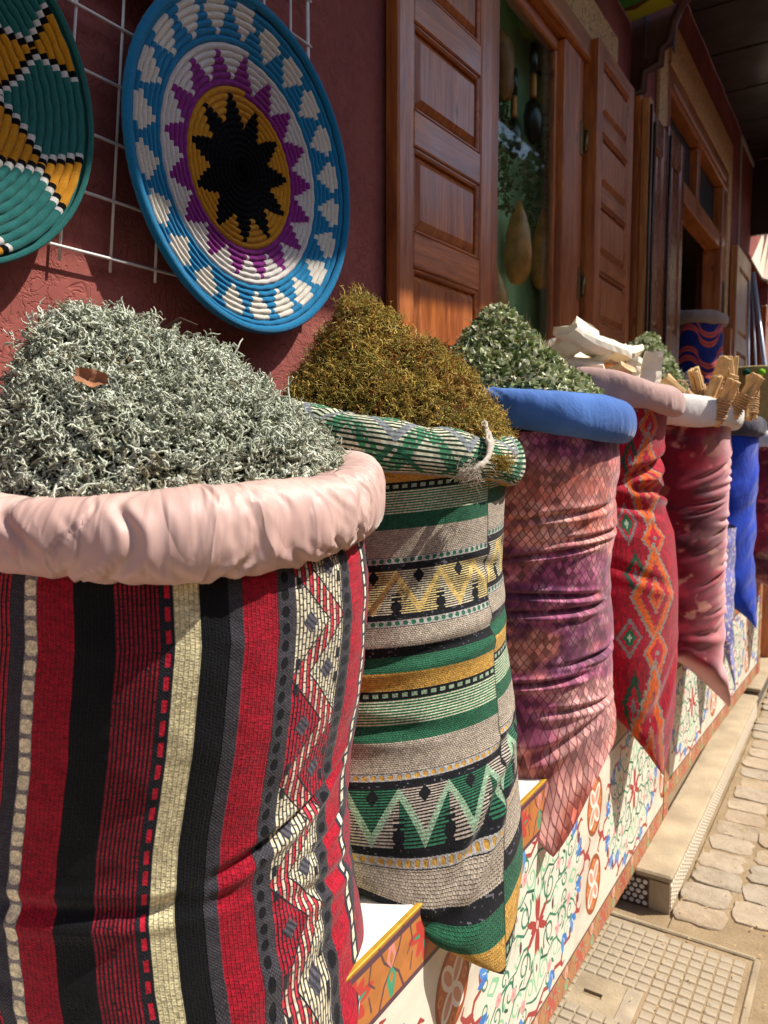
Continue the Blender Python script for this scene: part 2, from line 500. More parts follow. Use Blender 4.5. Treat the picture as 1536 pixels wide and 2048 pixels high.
# hexagon like white tiles on the end panel
for j in range(5):
    for i in range(11):
        x = -.4215-i*.0158-(.0079 if j % 2 else 0); z = .0105+j*.0132
        if x < -.592: continue
        n = 6; Vv = []
        for (s_, yy) in ((1.0, ky0-.0022), (.86, ky0-.0042)):
            for q in range(n):
                a = q*PI/3
                Vv.append((x+.0066*s_*math.cos(a)*1.0, yy, z+.0060*s_*math.sin(a)))
        mesh_np('tile', Vv, [grid_faces(n, 2, True), np.array([list(range(n, 2*n))])], M_LAT, kerb, smooth=False)
M_TILEW = simple('ivory ribbed tile', 'd0c3ae', .6, .35, .08, 50)
bm = bmesh.new(); add_box(bm, (-.0012, -.0085, .006), (.0016, .0085, .070), .001)
for q in range(6): add_box(bm, (.0016, -.0075, .011+q*.0098), (.0027, .0075, .017+q*.0098), .0004)
tl = bm_obj('tile', bm, M_TILEW); tlm = tl.data; bpy.data.objects.remove(tl)
y = ky0+.012
while y < ky1-.01:
    o = link('tile', tlm, kerb); o.location = Vector((-.3645, y, 0))-kerb.location; y += .0205
# rough concrete plinth behind the kerb
def rough_plinth():
    nu, nv = 60, 9
    u = np.linspace(1.96, 3.5, nu); v = np.linspace(0, 1, nv)
    U, Vv = np.meshgrid(u, v)
    X = -.82 + Vv*.36; Z = .125 - .03*Vv + .008*np.sin(U*23+Vv*5)+.006*np.sin(U*51-Vv*11); Z[-1] -= .09; X[-1] = X[-2]+.006
    return mesh_np('concrete_plinth', np.stack([X, U, Z], -1).reshape(-1, 3), grid_faces(nu, nv), simple('grey concrete', '8f8b86', .95, .15, .22, 20, .8, .005, bscale=90))
o = rough_plinth(); tag(o, 'rough grey concrete plinth between the kerb and the painted tables', 'plinth')
# second kerb further away
k2 = thing('stone_kerb', 'short dark stone block at the far end of the tiled kerb', 'kerb', (-.42, 3.75, 0))
box('body', (-.56, 3.56, 0), (-.375, 4.3, .07), simple('dark grey block', '6b665f', .9, .2, .2, 20, .5, .003), k2, .006)
box('cap', (-.57, 3.55, .071), (-.365, 4.3, .088), M_KERB, k2, .004)

# ---- painted front textures
def paint_tile():
    L, Hh = .62, .463
    TW, TH = 1240, 926
    s = (np.arange(TW)+.5)/TW*L - L/2; z = (np.arange(TH)+.5)/TH*Hh + .087
    S, Z = np.meshgrid(s.astype(np.float32), z.astype(np.float32))
    img = np.zeros((TH, TW, 3), np.float32); cream = hexv('e6ddca')
    img[:] = cream
    n1 = fbm2(TH, TW, 5, 6, 5)
    img *= (1-.10*sst(n1, .45, .75))[..., None]
    X = np.abs(S); Y = np.abs(Z-.3045)
    px = .0006
    def st(pts, w0, w1, col, X=X, Y=Y):
        if not callable(w0): w0, w1 = w0*1.35, w1*1.35
        d = seg_dist(X, Y, pts, w0, w1); lay(img, 1-sst(d, -px, px), hexv(col))
    def ell(cx, cy, a, b, col, rot=0, X=X, Y=Y, ring=None):
        c, s_ = math.cos(rot), math.sin(rot)
        dx, dy = X-cx, Y-cy
        u = (dx*c+dy*s_)/a; v = (-dx*s_+dy*c)/b
        q = np.hypot(u, v)
        if ring is None: lay(img, 1-sst(q, .97, 1.03), hexv(col))
        else: lay(img, (1-sst(np.abs(q-1), ring, ring+.06)), hexv(col))
    def spiral(cx, cy, r0, a0, turns, w, col, sgn=1):
        pts = []
        for k in range(26):
            t = k/25; a = a0+sgn*turns*2*PI*t; r = r0*(1-t*.82)
            pts.append((cx+r*math.cos(a), cy+r*math.sin(a)))
        st(pts, w, w*.5, col)
    out = [(.252, 0), (.243, .018), (.222, .022), (.226, .048), (.206, .055), (.205, .083), (.176, .088), (.170, .115), (.135, .112), (.122, .138), (.09, .13), (.07, .15), (.035, .138), (0, .156)]
    # smooth the outline: scallops
    fine = []
    for a, b in zip(out[:-1], out[1:]):
        for q in range(6): fine.append((a[0]+(b[0]-a[0])*q/6, a[1]+(b[1]-a[1])*q/6))
    fine.append(out[-1])
    # pale pink ground inside
    inside = (X/.235)**2.0+(Y/.148)**2.2 < 1
    lay(img, inside.astype(np.float32)*.35, hexv('efe4d8'))
    st(fine, .0028, .0028, 'a2413c')
    st([(.252, 0), (.272, .006), (.284, .02), (.276, .03)], .005, .001, 'a2413c')
    st([(0, .156), (.016, .150), (.03, .156)], .004, .001, 'a2413c')
    st([(.205, .083), (.222, .092), (.232, .085)], .004, .001, 'a2413c')
    st([(.122, .138), (.13, .148), (.142, .146)], .004, .001, 'a2413c')
    G, LG, DG = '2f7d5f', '8fcaa0', '1f5c4a'
    for a in [(.055, .045, .026, 2.6, 1.15, .0022, G, 1), (.118, .052, .025, .4, 1.2, .0022, G, -1), (.088, .092, .022, 3.6, 1.1, .0021, LG, 1),
              (.165, .058, .018, 1.0, 1.1, .0019, G, 1), (.15, .088, .015, 5.0, 1.0, .0018, LG, -1), (.03, .098, .02, 0, 1.1, .0022, LG, -1),
              (.205, .022, .016, 2.2, 1.1, .0018, G, -1), (.082, .014, .014, 0, 1.0, .0018, LG, 1), (.135, .018, .015, 3.0, 1.1, .002, G, 1), (.055, .125, .014, 1, 1, .0016, G, 1)]:
        spiral(*a)
    for pts, w, c in [([(.0, .035), (.018, .06), (.012, .09), (0, .12)], .0035, LG), ([(.03, .02), (.06, .012), (.09, .03), (.12, .028)], .0022, G),
                      ([(.02, .07), (.05, .082), (.075, .07), (.1, .075)], .002, DG), ([(.13, .03), (.16, .034), (.185, .05), (.2, .07)], .0022, G),
                      ([(.09, .055), (.1, .08), (.12, .1), (.13, .12)], .002, G), ([(.16, .0), (.18, .012), (.2, 0)], .0032, LG),
                      ([(.04, .02), (.045, .05), (.06, .07)], .0018, DG), ([(.0, .13), (.02, .125), (.045, .112)], .0022, G)]:
        st(pts, w, w*.4, c)
    def leaf(x, y, a, L_, w, col):
        st([(x, y), (x+math.cos(a)*L_*.5, y+math.sin(a)*L_*.5), (x+math.cos(a)*L_, y+math.sin(a)*L_)], lambda g: w*np.maximum(np.sin(np.clip(g, 0, 1)*PI), 0)**.8+.0002, 0, col)
    for x, y, a, L_, w, col in [(.06, .06, .3, .02, .003, G), (.1, .03, 1.2, .018, .003, DG), (.14, .05, 2.0, .02, .003, LG), (.07, .1, .8, .02, .003, G), (.12, .075, -.5, .02, .003, DG), (.18, .075, 2.6, .02, .003, G), (.02, .05, 1.2, .022, .003, DG), (.19, .04, .9, .016, .003, LG), (.045, .14, .1, .02, .0025, G), (.1, .11, -.2, .02, .0025, LG)]:
        leaf(x, y, a, L_, w, col)
    # blue tulips, pink flowers, dark buds
    for x, y, a in [(.182, .088, .9), (.205, .038, .3), (.075, .134, 1.2), (.135, .1, 1.0)]:
        leaf(x-.006, y-.012, a+.5, .040, .0085, '4f8fd8'); leaf(x-.004, y-.01, a-.25, .032, .0065, '3d78c4')
        st([(x, y), (x+.012*math.cos(a), y+.012*math.sin(a))], .001, .0005, 'e8efe8')
    for x, y in [(.158, .034), (.1, .062), (.06, .108)]:
        for q in range(5):
            a = q*2*PI/5; ell(x+.006*math.cos(a), y+.006*math.sin(a), .0055, .0055, 'dea8a6')
        ell(x, y, .003, .003, 'c97f7f')
    for x, y in [(.075, 0), (0, .075), (.172, .104), (.215, .06)]:
        leaf(x-.002, y-.009, PI/2, .02, .005, '5b3b42')
    # central red motif
    for a in (.45, PI/2-.15): leaf(.0, .0, a, .052, .0062, 'a63a38')
    leaf(0, 0, 0, .03, .006, 'a63a38'); ell(0, 0, .011, .011, 'a63a38'); ell(0, 0, .0055, .0075, 'efc9c0')
    st([(0, .03), (0, .052)], .0028, .0008, 'a63a38')
    # rosettes (at the ends of the tile)
    XR = L/2-np.abs(S); YR = np.abs(Z-.3045)-.082
    def ellr(*a, **k): ell(*a, X=XR*np.sign(S)*-1, Y=YR, **k)
    XX = (S-np.sign(S)*L/2)
    ell(0, 0, .049, .060, '7a3a1c', X=XX, Y=YR); ell(0, 0, .046, .057, 'c56f3a', X=XX, Y=YR)
    ell(0, 0, .043, .054, '9c4724', X=XX, Y=YR, ring=.02)
    for q in range(4):
        a = PI/4+q*PI/2
        ell(.0195*math.cos(a), .027*math.sin(a), .0245, .0145, 'f0e6da', rot=math.atan2(math.sin(a)*1.3, math.cos(a)), X=XX, Y=YR)
    for q in range(4):
        a = PI/4+q*PI/2
        ell(.0195*math.cos(a), .027*math.sin(a), .017, .0075, 'd99a80', rot=math.atan2(math.sin(a)*1.3, math.cos(a)), X=XX, Y=YR)
    for q in range(4):
        a = q*PI/2
        ell(.035*math.cos(a), .045*math.sin(a), .006, .006, 'd98c58', X=XX, Y=YR, ring=.3)
    # borders
    def border(z0, z1, top):
        m = ((Z > z0) & (Z < z1)).astype(np.float32)
        bc = hexv('c07a3e') if top else hexv('b9845a')
        lay(img, m, bc); 
        lay(img, m*.25*sst(fbm2(TH, TW, 20, 30, 3), .4, .7), hexv('8e5a30'))
        hc = (z0+z1)/2; hh = (z1-z0)/2
        per = .155; P = (S+L/2) % per - per/2; Q = Z-hc
        aP = np.abs(P)
        def s2(pts, w0, w1, col, XX=aP, YY=Q):
            d = seg_dist(XX, YY, pts, w0, w1); lay(img, (1-sst(d, -px, px))*m, hexv(col))
        red, grn, dk, pk = ('c2433a', '3f9c78', '5d4048', 'd98d80') if top else ('b85a4c', '79b48a', '6d4d52', 'e0aa98')
        # hex cartouche
        s2([(.05, -hh), (.062, -hh*.35), (.078, 0), (.062, hh*.35), (.05, hh)], .0016, .0016, dk)
        s2([(.0775, -hh*.8), (.070, -hh*.3), (.0775, 0)], .0045, .001, grn)
        s2([(.0775, hh*.8), (.070, hh*.3), (.0775, 0)], .0045, .001, pk)
        for ang, ln in ((0.15, .04), (PI/2, hh*.95), (PI-.15, .0), (-PI/2, hh*.95), (.8, .03), (-.8, .03)):
            if ln > 0: s2([(0, 0), (math.cos(ang)*ln*.55, math.sin(ang)*ln*.55), (math.cos(ang)*ln, math.sin(ang)*ln)], lambda g_: .0068*np.maximum(np.sin(np.clip(g_, 0, 1)*PI), 0)**.7+.0004, 0, red)
        for ang, ln in ((.15, .024), (PI/2, .02), (-PI/2, .02)):
            s2([(math.cos(ang)*ln*.6, math.sin(ang)*ln*.6), (math.cos(ang)*ln, math.sin(ang)*ln)], .0026, .0014, grn)
        s2([(.035, hh*.7), (.03, hh*.2), (.042, -hh*.1)], .0014, .001, grn if not top else dk)
        s2([(.035, -hh*.7), (.03, -hh*.2)], .0014, .001, dk)
    border(.467, .545, True); border(.087, .142, False)
    for z0, z1, c in ((.533, .541, '5c3f4a'), (.462, .469, '5c3f4a'), (.140, .1445, '5c3f4a'), (.087, .092, 'a06a48')):
        lay(img, ((Z > z0) & (Z < z1)).astype(np.float32), hexv(c))
    # scuffs
    sc = sst(vnoise(TH, TW, 40, 300), .93, 1.0)*sst(fbm2(TH, TW, 4, 5), .5, .7)
    lay(img, sc*.35, hexv('6d6258'))
    return new_image('painted arabesque front', img)
IM_PAINT = paint_tile()
def paint_mat(name, ext='REPEAT'):
    m = NM(name, .5, .4)
    t = m.n('ShaderNodeTexImage'); t.image = IM_PAINT; t.extension = ext
    m.l(m.coord('UV'), t.inputs[0])
    n_ = m.noise(m.coord('Object', (1, 1, 3)), 12, 5)
    m.base(m.mix(.35, t.outputs[0], m.ramp(n_, [(.35, (.8, .76, .7)), (.6, (1, 1, 1))]), 'MULTIPLY'))
    m.bump(m.noise(m.coord('Object'), 90, 3), .12, .001)
    return m.m
M_PAINT = paint_mat('painted wood front')
M_TOP = simple('white painted board', 'dcd6cb', .5, .4, .06, 10, .2, .0006)
M_GOLD = simple('gold paint edge', 'c19a35', .38, .5, .2, 60, .2, .0005, metal=.35)
M_CREAM = simple('cream painted wood', 'e2d8c4', .5, .4, .06, 14)

def table(label, y0, y1, z0, z1, depth, loc, rotz, uoff=0.0):
    """front plane at local x=0, street side +x; local y from y0..y1; built at world heights"""
    t = thing('display_table', label, 'table', loc, 'painted display tables along the shop front')
    t.rotation_euler = (0, 0, rotz)
    def L(o): o.location = (0, 0, 0); return o
    # front board with uv
    th = .018
    V = [(0, y0, z0), (0, y1, z0), (0, y1, z1-.004), (0, y0, z1-.004), (-th, y0, z0), (-th, y1, z0), (-th, y1, z1-.024), (-th, y0, z1-.024)]
    Fc = [[0, 1, 2, 3], [5, 4, 7, 6], [4, 0, 3, 7], [1, 5, 6, 2], [4, 5, 1, 0]]
    su = lambda yy: (yy-.87+uoff)/.62
    sv = lambda zz: (zz-z0)/(z1-z0)
    uv = []
    for f in Fc:
        for k in f: uv.append((su(V[k][1]), min(.985, max(.004, sv(V[k][2])))))
    L(mesh_np('front_panel', V, Fc, M_PAINT, t, uv=uv, smooth=False))
    L(box('table_top', (-depth, y0, z1-.023), (-.0065, y1, z1), M_TOP, t, .002))
    L(box('gold_edge', (-.006, y0, z1-.0035), (.0015, y1, z1+.0010), M_GOLD, t, .0012))
    # end strip: painted vertical border, slightly proud
    V2 = [(.002, y1-.055, z0), (.002, y1+.004, z0), (.002, y1+.004, z1-.005), (.002, y1-.055, z1-.005), (-.02, y1+.004, z0), (-.02, y1+.004, z1-.005), (-.0005, y1-.055, z0), (-.0005, y1-.055, z1-.005)]
    F2 = [[0, 1, 2, 3], [1, 4, 5, 2], [6, 0, 3, 7]]
    uv2 = []
    for f in F2:
        for k in f:
            zz = (V2[k][2]-z0)/.62; yy = (V2[k][1]-(y1-.055))/.059
            uv2.append((zz+.1, .004+.112*min(1, max(0, yy))))
    L(mesh_np('end_border', V2, F2, M_PAINT, t, uv=uv2, smooth=False))
    L(box('end_panel', (-depth, y1-.02, z0), (-.0205, y1-.002, z1-.025), M_CREAM, t, .002))
    for yy in (y0+.05, y1-.07):
        for xx in (-.07, -depth+.04):
            L(box('leg', (xx-.02, yy-.02, .0), (xx+.02, yy+.02, z0+.06), M_WOODZ, t, .003))
    L(box('rail', (-.05, y0+.03, z0+.003), (-.0205, y1-.03, z0+.035), M_WOODY, t, .002))
    return t
table('long painted display table nearest the camera carrying the striped red and the green sacks', -.25, 2.165, .087, .546, .40, (-.445, 0, 0), 0)
table('painted display table farther off under the burgundy sack and the blue sack', 0, 1.50, .128, .56, .40, (-.449, 2.185, 0), -math.atan2(.058, 1.45), .30)
table('distant painted display table at the right edge of view', 0, 1.6, .128, .56, .40, (-.44, 3.95, 0), 0, .1)

# ================================================================== SHOP FRONT
shop = thing('shop_building', 'pink stuccoed shop front with varnished wood window, shutters and carved friezes', 'building', (-.95, 2.0, 0))
WX = -.88
# wall pieces round the openings : first window y 1.95..2.63, z .75..2.36 ; doorway y 3.83..5.42, z .0..2.84
bm = bmesh.new()
def wl(y0, y1, z0, z1): add_box(bm, (WX-.16, y0, z0), (WX, y1, z1))
wl(-2.2, 1.93, 0, 4.2); wl(1.93, 2.66, 0, .75); wl(1.93, 2.66, 2.46, 4.2); wl(2.66, 3.80, 0, 4.2)
wl(3.80, 5.46, 2.86, 4.2); wl(5.46, 6.5, 0, 4.2); wl(6.5, 7.9, 2.6, 4.2); wl(7.9, 12, 0, 4.2)
bm_obj('wall', bm, M_STUCCO, shop)
# dark room behind
bm = bmesh.new()
add_box(bm, (-2.6, 1.0, 0), (-2.5, 9, 3.2)); add_box(bm, (-2.5, 1.0, 3.0), (WX-.16, 9, 3.1)); add_box(bm, (-2.5, .9, 0), (WX-.16, 1.0, 3.0)); add_box(bm, (-2.5, 9, 0), (WX-.16, 9.1, 3.0))
add_box(bm, (-2.5, 3.2, 0), (WX-.16, 3.3, 3.0))
bm_obj('back_room', bm, simple('dim room walls', '4c4034', .9, .1, .15, 4), shop)

# --- window frame
wf = box('window_frame', (WX-.07, 1.88, 2.375), (WX+.035, 2.655, 2.455), M_WOODY, shop, .006)
box('jamb', (WX-.022, 2.40, .80), (WX+.020, 2.575, 2.373), M_WOODZ, wf, .005)
box('jamb', (WX-.07, 1.86, .80), (WX+.012, 1.925, 2.373), M_WOODZ, wf, .004)
box('inner_stile', (WX-.024, 2.380, .82), (WX-.004, 2.399, 2.334), M_WOODZ, wf, .003)
box('head_moulding', (WX-.030, 1.93, 2.335), (WX-.004, 2.399, 2.374), M_WOODY, wf, .005)
box('sill', (WX-.08, 1.86, .75), (WX+.05, 2.66, .798), M_WOODY, wf, .006)
pane = box('glass_pane', (WX-.018, 1.93, .80), (WX-.014, 2.379, 2.334), M_GLASS, wf, 0)
# --- shutters with raised fields
def shutter(name, y0, y1, z0, z1, th, nz, parent, mats=(M_WOODZ, M_WOODY), rail=.085, stile=.055, both=True, depth_in=.012):
    """leaf standing in local x = 0..th, y0..y1"""
    leaf = box(name, (0, y0, z0), (th, y0+stile, z1), mats[0], parent, .004)
    out = [leaf]
    box('stile', (0, y1-stile, z0), (th, y1, z1), mats[0], leaf, .004)
    H = (z1-z0-rail)/nz
    zc = z0
    for k in range(nz+1):
        box('rail', (.001, y0+stile+.0005, z0+k*H), (th-.001, y1-stile-.0005, z0+k*H+rail), mats[1], leaf, .003)
        if k < nz:
            a, b = z0+k*H+rail, z0+(k+1)*H
            # field: recessed board with raised bevelled centre
            bm = bmesh.new()
            ya, yb = y0+stile, y1-stile
            add_box(bm, (.012, ya+.001, a+.001), (th-.016, yb-.001, b-.001))
            mg = .030
            x1, x2 = th-.016, th-.004
            q0 = [(x1, ya+.012, a+.012), (x1, yb-.012, a+.012), (x1, yb-.012, b-.012), (x1, ya+.012, b-.012)]
            q1 = [(x2, ya+mg, a+mg), (x2, yb-mg, a+mg), (x2, yb-mg, b-mg), (x2, ya+mg, b-mg)]
            v0 = [bm.verts.new(v) for v in q0]; v1 = [bm.verts.new(v) for v in q1]
            for i in range(4): bm.faces.new([v0[i], v0[(i+1) % 4], v1[(i+1) % 4], v1[i]])
            bm.faces.new(v1)
            bm_obj('panel', bm, mats[0], leaf)
            # moulding frame
            bm = bmesh.new()
            for lo, hi in (((th-.018, ya, a), (th-.004, ya+.010, b)), ((th-.018, yb-.010, a), (th-.004, yb, b)),
                           ((th-.018, ya+.0101, a), (th-.004, yb-.0101, a+.010)), ((th-.018, ya+.0101, b-.010), (th-.004, yb-.0101, b))):
                add_box(bm, lo, hi, .004)
            bm_obj('moulding', bm, mats[1], leaf)
    return leaf
def setrot(leaf, loc, rz, parent):
    """leaf built around the world origin -> place it"""
    leaf.location = Vector(loc)-parent.location; leaf.rotation_euler = (0, 0, rz)
def make_leaf(y_len, z0, z1, th, nz, loc, rz, **kw):
    sh = shutter('shutter', 0, y_len, z0, z1, th, nz, shop, **kw)
    for c in list(sh.children):      # children were placed in world coordinates
        c.location = (0, 0, 0)
    setrot(sh, loc, rz, shop)
    return sh
# near shutter, folded back against the wall (far edge stands a little off the wall)
s1 = make_leaf(.412, .7425, .7425+6*.2475+.072, .035, 6, (WX+.008, 1.372, 0), -math.radians(2.2), rail=.072, stile=.058)
s2 = make_leaf(.435, .80, 2.45, .058, 7, (WX+.004, 2.60, 0), 0, rail=.055, stile=.055)
# hinges between jamb and far shutter
for hz in (2.07, 1.60, 1.16):
    hb = box('hinge', (WX+.0205, 2.545, hz), (WX+.0225, 2.573, hz+.105), M_BRASS, wf, 0)
    tube('pin', [(WX+.028, 2.587, hz+.02), (WX+.028, 2.587, hz+.05), (WX+.028, 2.587, hz+.085)], .007, M_BRASS, wf, 8)
    hp = box('hinge', (WX+.0405, 2.602, hz), (WX+.0425, 2.63, hz+.105), M_BRASS, wf, 0)
# carved band above and beside the window
box('carved_frieze', (WX+.001, 1.80, 2.457), (WX+.012, 2.98, 2.62), M_CARVED, shop, .002)
box('carved_frieze', (WX+.001, 2.6605, 2.30), (WX+.010, 2.80, 2.4565), M_CARVED, shop, .002)

# --- what hangs behind the glass
M_BANNER = None
def banner():
    m = NM('green printed cloth', .8, .2)
    v = m.coord('Object', (1, 1, .3)); a = m.noise(v, 9, 4, .6, .4)
    m.base(m.ramp(a, [(.3, srgb('a6c492')), (.6, srgb('c4dcae')), (.8, srgb('d8e8c4'))]))
    return m.m
M_BANNER = banner()
nb = 40
yy = np.linspace(1.935, 2.655, nb); zz = np.linspace(.76, 2.45, 6); U, Z = np.meshgrid(yy, zz)
o = mesh_np('green_cloth', np.stack([-.990+.003*np.sin(U*31), U, Z], -1).reshape(-1, 3), grid_faces(nb, 6), M_BANNER)
tag(o, 'green cloth hanging as a backdrop inside the shop window', 'cloth')
def lathe(name, prof, mat, parent=None, n=16, loc=(0, 0, 0), rot=None, wob=0):
    P = np.array(prof, float); th = np.arange(n)*2*PI/n
    V = np.stack([P[:, 0][:, None]*np.cos(th), P[:, 0][:, None]*np.sin(th), np.repeat(P[:, 1][:, None], n, 1)], -1).reshape(-1, 3)
    if wob: V[:, :2] *= (1+wob*np.sin(V[:, 2]*60+np.tile(th, len(P))*2))[:, None]
    F = grid_faces(n, len(P), True)
    o = mesh_np(name, V, [F, np.array([list(range(n))[::-1]]), np.array([[(len(P)-1)*n+i for i in range(n)]])], mat)
    if parent is not None: o.parent = parent
    o.location = loc
    if rot: o.rotation_euler = rot
    return o
M_GOURD = simple('orange gourd skin', 'cf8444', .35, .5, .45, 22, .2, .001)
M_BLACK = simple('black lacquer', '171211', .3, .5, .2, 20)
M_COPPER = simple('copper ferrule', 'a8622f', .4, .5, .2, 40, metal=.7)
M_JAR = simple('tan basket jar', '9a7a4c', .6, .4, .3, 60)
def gourd(y, z, h, r, lab, x=-.945):
    prof = [(.004, 0), (r*.55, h*.03), (r*.9, h*.15), (r, h*.35), (r*.9, h*.6), (r*.62, h*.8), (r*.3, h*.93), (.006, h)]
    o = lathe('gourd', prof, M_GOURD, loc=(-.938, y, z)); tag(o, lab, 'gourd', 'gourds in the window')
P = onx(1035, 590, -.938); Q = onx(1085, 590, -.938)
gourd(P[1], 1.60, .25, .042, 'left of two tall mottled gourds in the shop window')
gourd(Q[1], 1.62, .26, .042, 'right of two tall mottled gourds in the shop window')
P = onx(990, 620, -.938); gourd(P[1], 1.42, .2, .04, 'lower gourd half hidden by the near shutter', -.95)
def brush(px, py, lab, sc=1.0, x=-.935):
    P = onx(px, py, x)
    P[0] = -.935
    t = thing('hanging_ladle', lab, 'ladle', tuple(P), 'black ladles hanging in the window')
    def pt(n_, prof, m_): 
        lathe(n_, [(a*sc, b*sc) for a, b in prof], m_, t)
    pt('handle', [(.004, 0), (.022, -.01), (.026, -.07), (.02, -.13)], M_BLACK)
    pt('ferrule', [(.02, -.131), (.022, -.14), (.022, -.22), (.02, -.235)], M_COPPER)
    pt('bowl', [(.02, -.236), (.045, -.26), (.055, -.31), (.048, -.37), (.02, -.41), (.004, -.42)], M_BLACK)
    t.scale = (.7, 1, 1)
brush(1029, 135, 'shorter black ladle with copper ferrule hanging behind the glass', .62)
brush(1068, 85, 'longer black ladle with copper ferrule hanging behind the glass', .72)
for k, (px, py, rx) in enumerate(((998, 60, .35), (1012, 75, -.12))):
    P = onx(px, py, -.935)
    o = lathe('wooden_spoon', [(.003, 0), (.024, -.03), (.03, -.09), (.022, -.15), (.006, -.18)], simple('tan spoon wood', 'a8683f', .5, .4, .15, 30), loc=(-.930, P[1], P[2]), rot=(rx, 0, 0)); o.scale = (.8, 1, 1)
    tag(o, ('tan wooden spoon hanging beside the shutter edge', 'tan wooden spoon tilted to the right behind the glass')[k], 'spoon', 'wooden spoons in the window')
for k, (px, py) in enumerate(((1098, 70), (1096, 150))):
    P = onx(px, py, -.935)
    o = lathe('wicker_jar', [(.015, 0), (.028, -.01), (.03, -.04), (.028, -.10), (.015, -.12)], M_JAR, loc=(-.94, P[1], P[2]))
    tag(o, ('upper wicker jar at the right of the window', 'lower wicker jar at the right of the window')[k], 'jar', 'wicker jars in the window')

def garland(label, px, py0, py1, n, sd):
    rg = np.random.default_rng(sd); P0 = onx(px, py0, -.945); P1 = onx(px+8, py1, -.945); t = rg.random(n)[:, None]
    P = P0*(1-t)+P1*t+rg.normal(0, 1, (n, 3))*np.array([.010, .018, .008]); A = rg.normal(size=(n, 3)); A /= np.linalg.norm(A, axis=1, keepdims=True); B = np.cross(A, rg.normal(size=(n, 3))); B /= np.linalg.norm(B, axis=1, keepdims=True)
    A *= .011; B *= .005
    V = np.stack([P-A, P+B, P+A, P-B], 1).reshape(-1, 3)
    o = mesh_np('herb_garland', V, np.arange(4*n).reshape(n, 4), simple('dry garland leaves', '6f7350', .8, .2, .35, 40), smooth=False); tag(o, label, 'garland', 'herb garlands in the window')
garland('herb garland hanging close to the near shutter edge in the window', 1003, 150, 420, 420, 1)
garland('herb garland hanging in the middle of the window below the ladles', 1052, 300, 450, 300, 2)
garland('herb garland hanging at the far side of the window pane', 1096, 260, 560, 420, 3)

# ---------------- second shop: doorway, folded leaves, friezes
box('carved_frieze', (WX+.001, 3.80, 2.862), (WX+.022, 5.56, 3.06), M_CARVED, shop, .003)
box('carved_frieze', (WX+.001, 3.60, 2.30), (WX+.020, 3.735, 3.06), M_CARVED, shop, .003)
box('carved_frieze', (WX+.001, 5.45, 1.90), (WX+.022, 5.56, 2.86), M_CARVED, shop, .003)
df = box('door_frame', (WX-.10, 3.76, 2.74), (WX+.018, 5.45, 2.858), M_WOODY, shop, .005)
box('jamb', (WX-.10, 3.76, 0), (WX+.016, 3.83, 2.739), M_WOODZ, df, .005)
box('jamb', (WX-.10, 5.30, 0), (WX+.016, 5.445, 2.739), M_WOODZ, df, .005)
box('head_highlight', (WX+.019, 3.83, 2.765), (WX+.030, 5.30, 2.785), simple('pale highlight strip', 'b98a78', .3, .5, .1, 30), df, .003)  # highlight line along the header, painted as a pale strip
box('transom_rail', (WX-.09, 3.831, 2.36), (WX+.006, 5.298, 2.46), M_WOODY, df, .006)
box('mullion', (WX-.08, 4.56, 2.461), (WX+.002, 4.63, 2.738), M_WOODZ, df, .004)
M_MESH = simple('dark pierced screen', '14100e', .6, .3, .5, 90, .8, .004, bscale=110)
box('transom_screen', (WX-.05, 3.831, 2.461), (WX-.042, 4.559, 2.738), M_MESH, df, 0)
box('transom_screen', (WX-.05, 4.631, 2.461), (WX-.042, 5.298, 2.738), M_MESH, df, 0)
# stack of folded leaves seen end-on
st_ = box('folded_leaf', (-.876, 3.13, .65), (-.846, 3.175, 2.46), M_ORANGEW, shop, .004)
box('stile', (-.8445, 3.128, .65), (-.816, 3.18, 2.465), M_WOODZ, st_, .004)
box('stile', (-.8145, 3.125, .65), (-.782, 3.18, 2.45), M_ORANGEW, st_, .004)
tube('bolt_rod', [(-.778, 3.13, 1.35), (-.778, 3.13, 1.9), (-.778, 3.13, 2.42)], .005, M_IRON, st_, 6)
tube('bolt_handle', [(-.778, 3.13, 1.52), (-.762, 3.105, 1.525), (-.749, 3.10, 1.505), (-.749, 3.10, 1.44)], .004, M_IRON, st_, 6)
M_GLOSS = wood('glossy reddish leaf', '70341c', 'b06a42', 'Z', rough=.22, coat=.8)
for k, (ya, yb, zb) in enumerate(((3.22, 3.46, 2.43), (3.49, 3.80, 2.47))):
    lf = shutter('folded_leaf', ya, yb, .65, zb, .04, 2, shop, mats=(M_GLOSS, M_GLOSS), rail=.12, stile=.06)
    for o in [lf]+list(lf.children):
        pass
    lf.location = Vector((WX+.05+.0, 0, 0))-shop.location
    for c in lf.children: c.location = (0, 0, 0)
    tube('bolt_rod', [(.046, ya-.012, 1.2), (.046, ya-.012, 1.9), (.046, ya-.012, zb-.05)], .006, M_IRON, lf, 6).location = (0, 0, 0)
# right hand leaf of the doorway, opened back on the wall
lf = shutter('door_leaf', 5.58, 6.20, .65, 2.44, .045, 3, shop, mats=(M_ORANGEW, M_ORANGEW), rail=.12, stile=.09)
lf.location = Vector((WX+.024, 0, 0))-shop.location
for c in lf.children: c.location = (0, 0, 0)
box('post', (WX+.001, 5.455, .4), (WX+.060, 5.575, 1.89), M_WOODZ, shop, .004)
for hz in (1.95, 1.55): box('hinge', (WX+.0165, 5.36, hz), (WX+.020, 5.44, hz+.22), M_IRON, df, 0)
lf = shutter('door_leaf', 7.2, 7.8, .65, 2.3, .045, 3, shop, mats=(M_WOODZ, M_WOODY), rail=.12, stile=.09)
lf.location = Vector((WX+.024, 0, 0))-shop.location
for c in lf.children: c.location = (0, 0, 0)
box('conduit', (WX+.001, 5.99, 2.45), (WX+.012, 6.02, 3.28), simple('white conduit', 'a59c95', .6, .3, .05, 30), shop, .002)
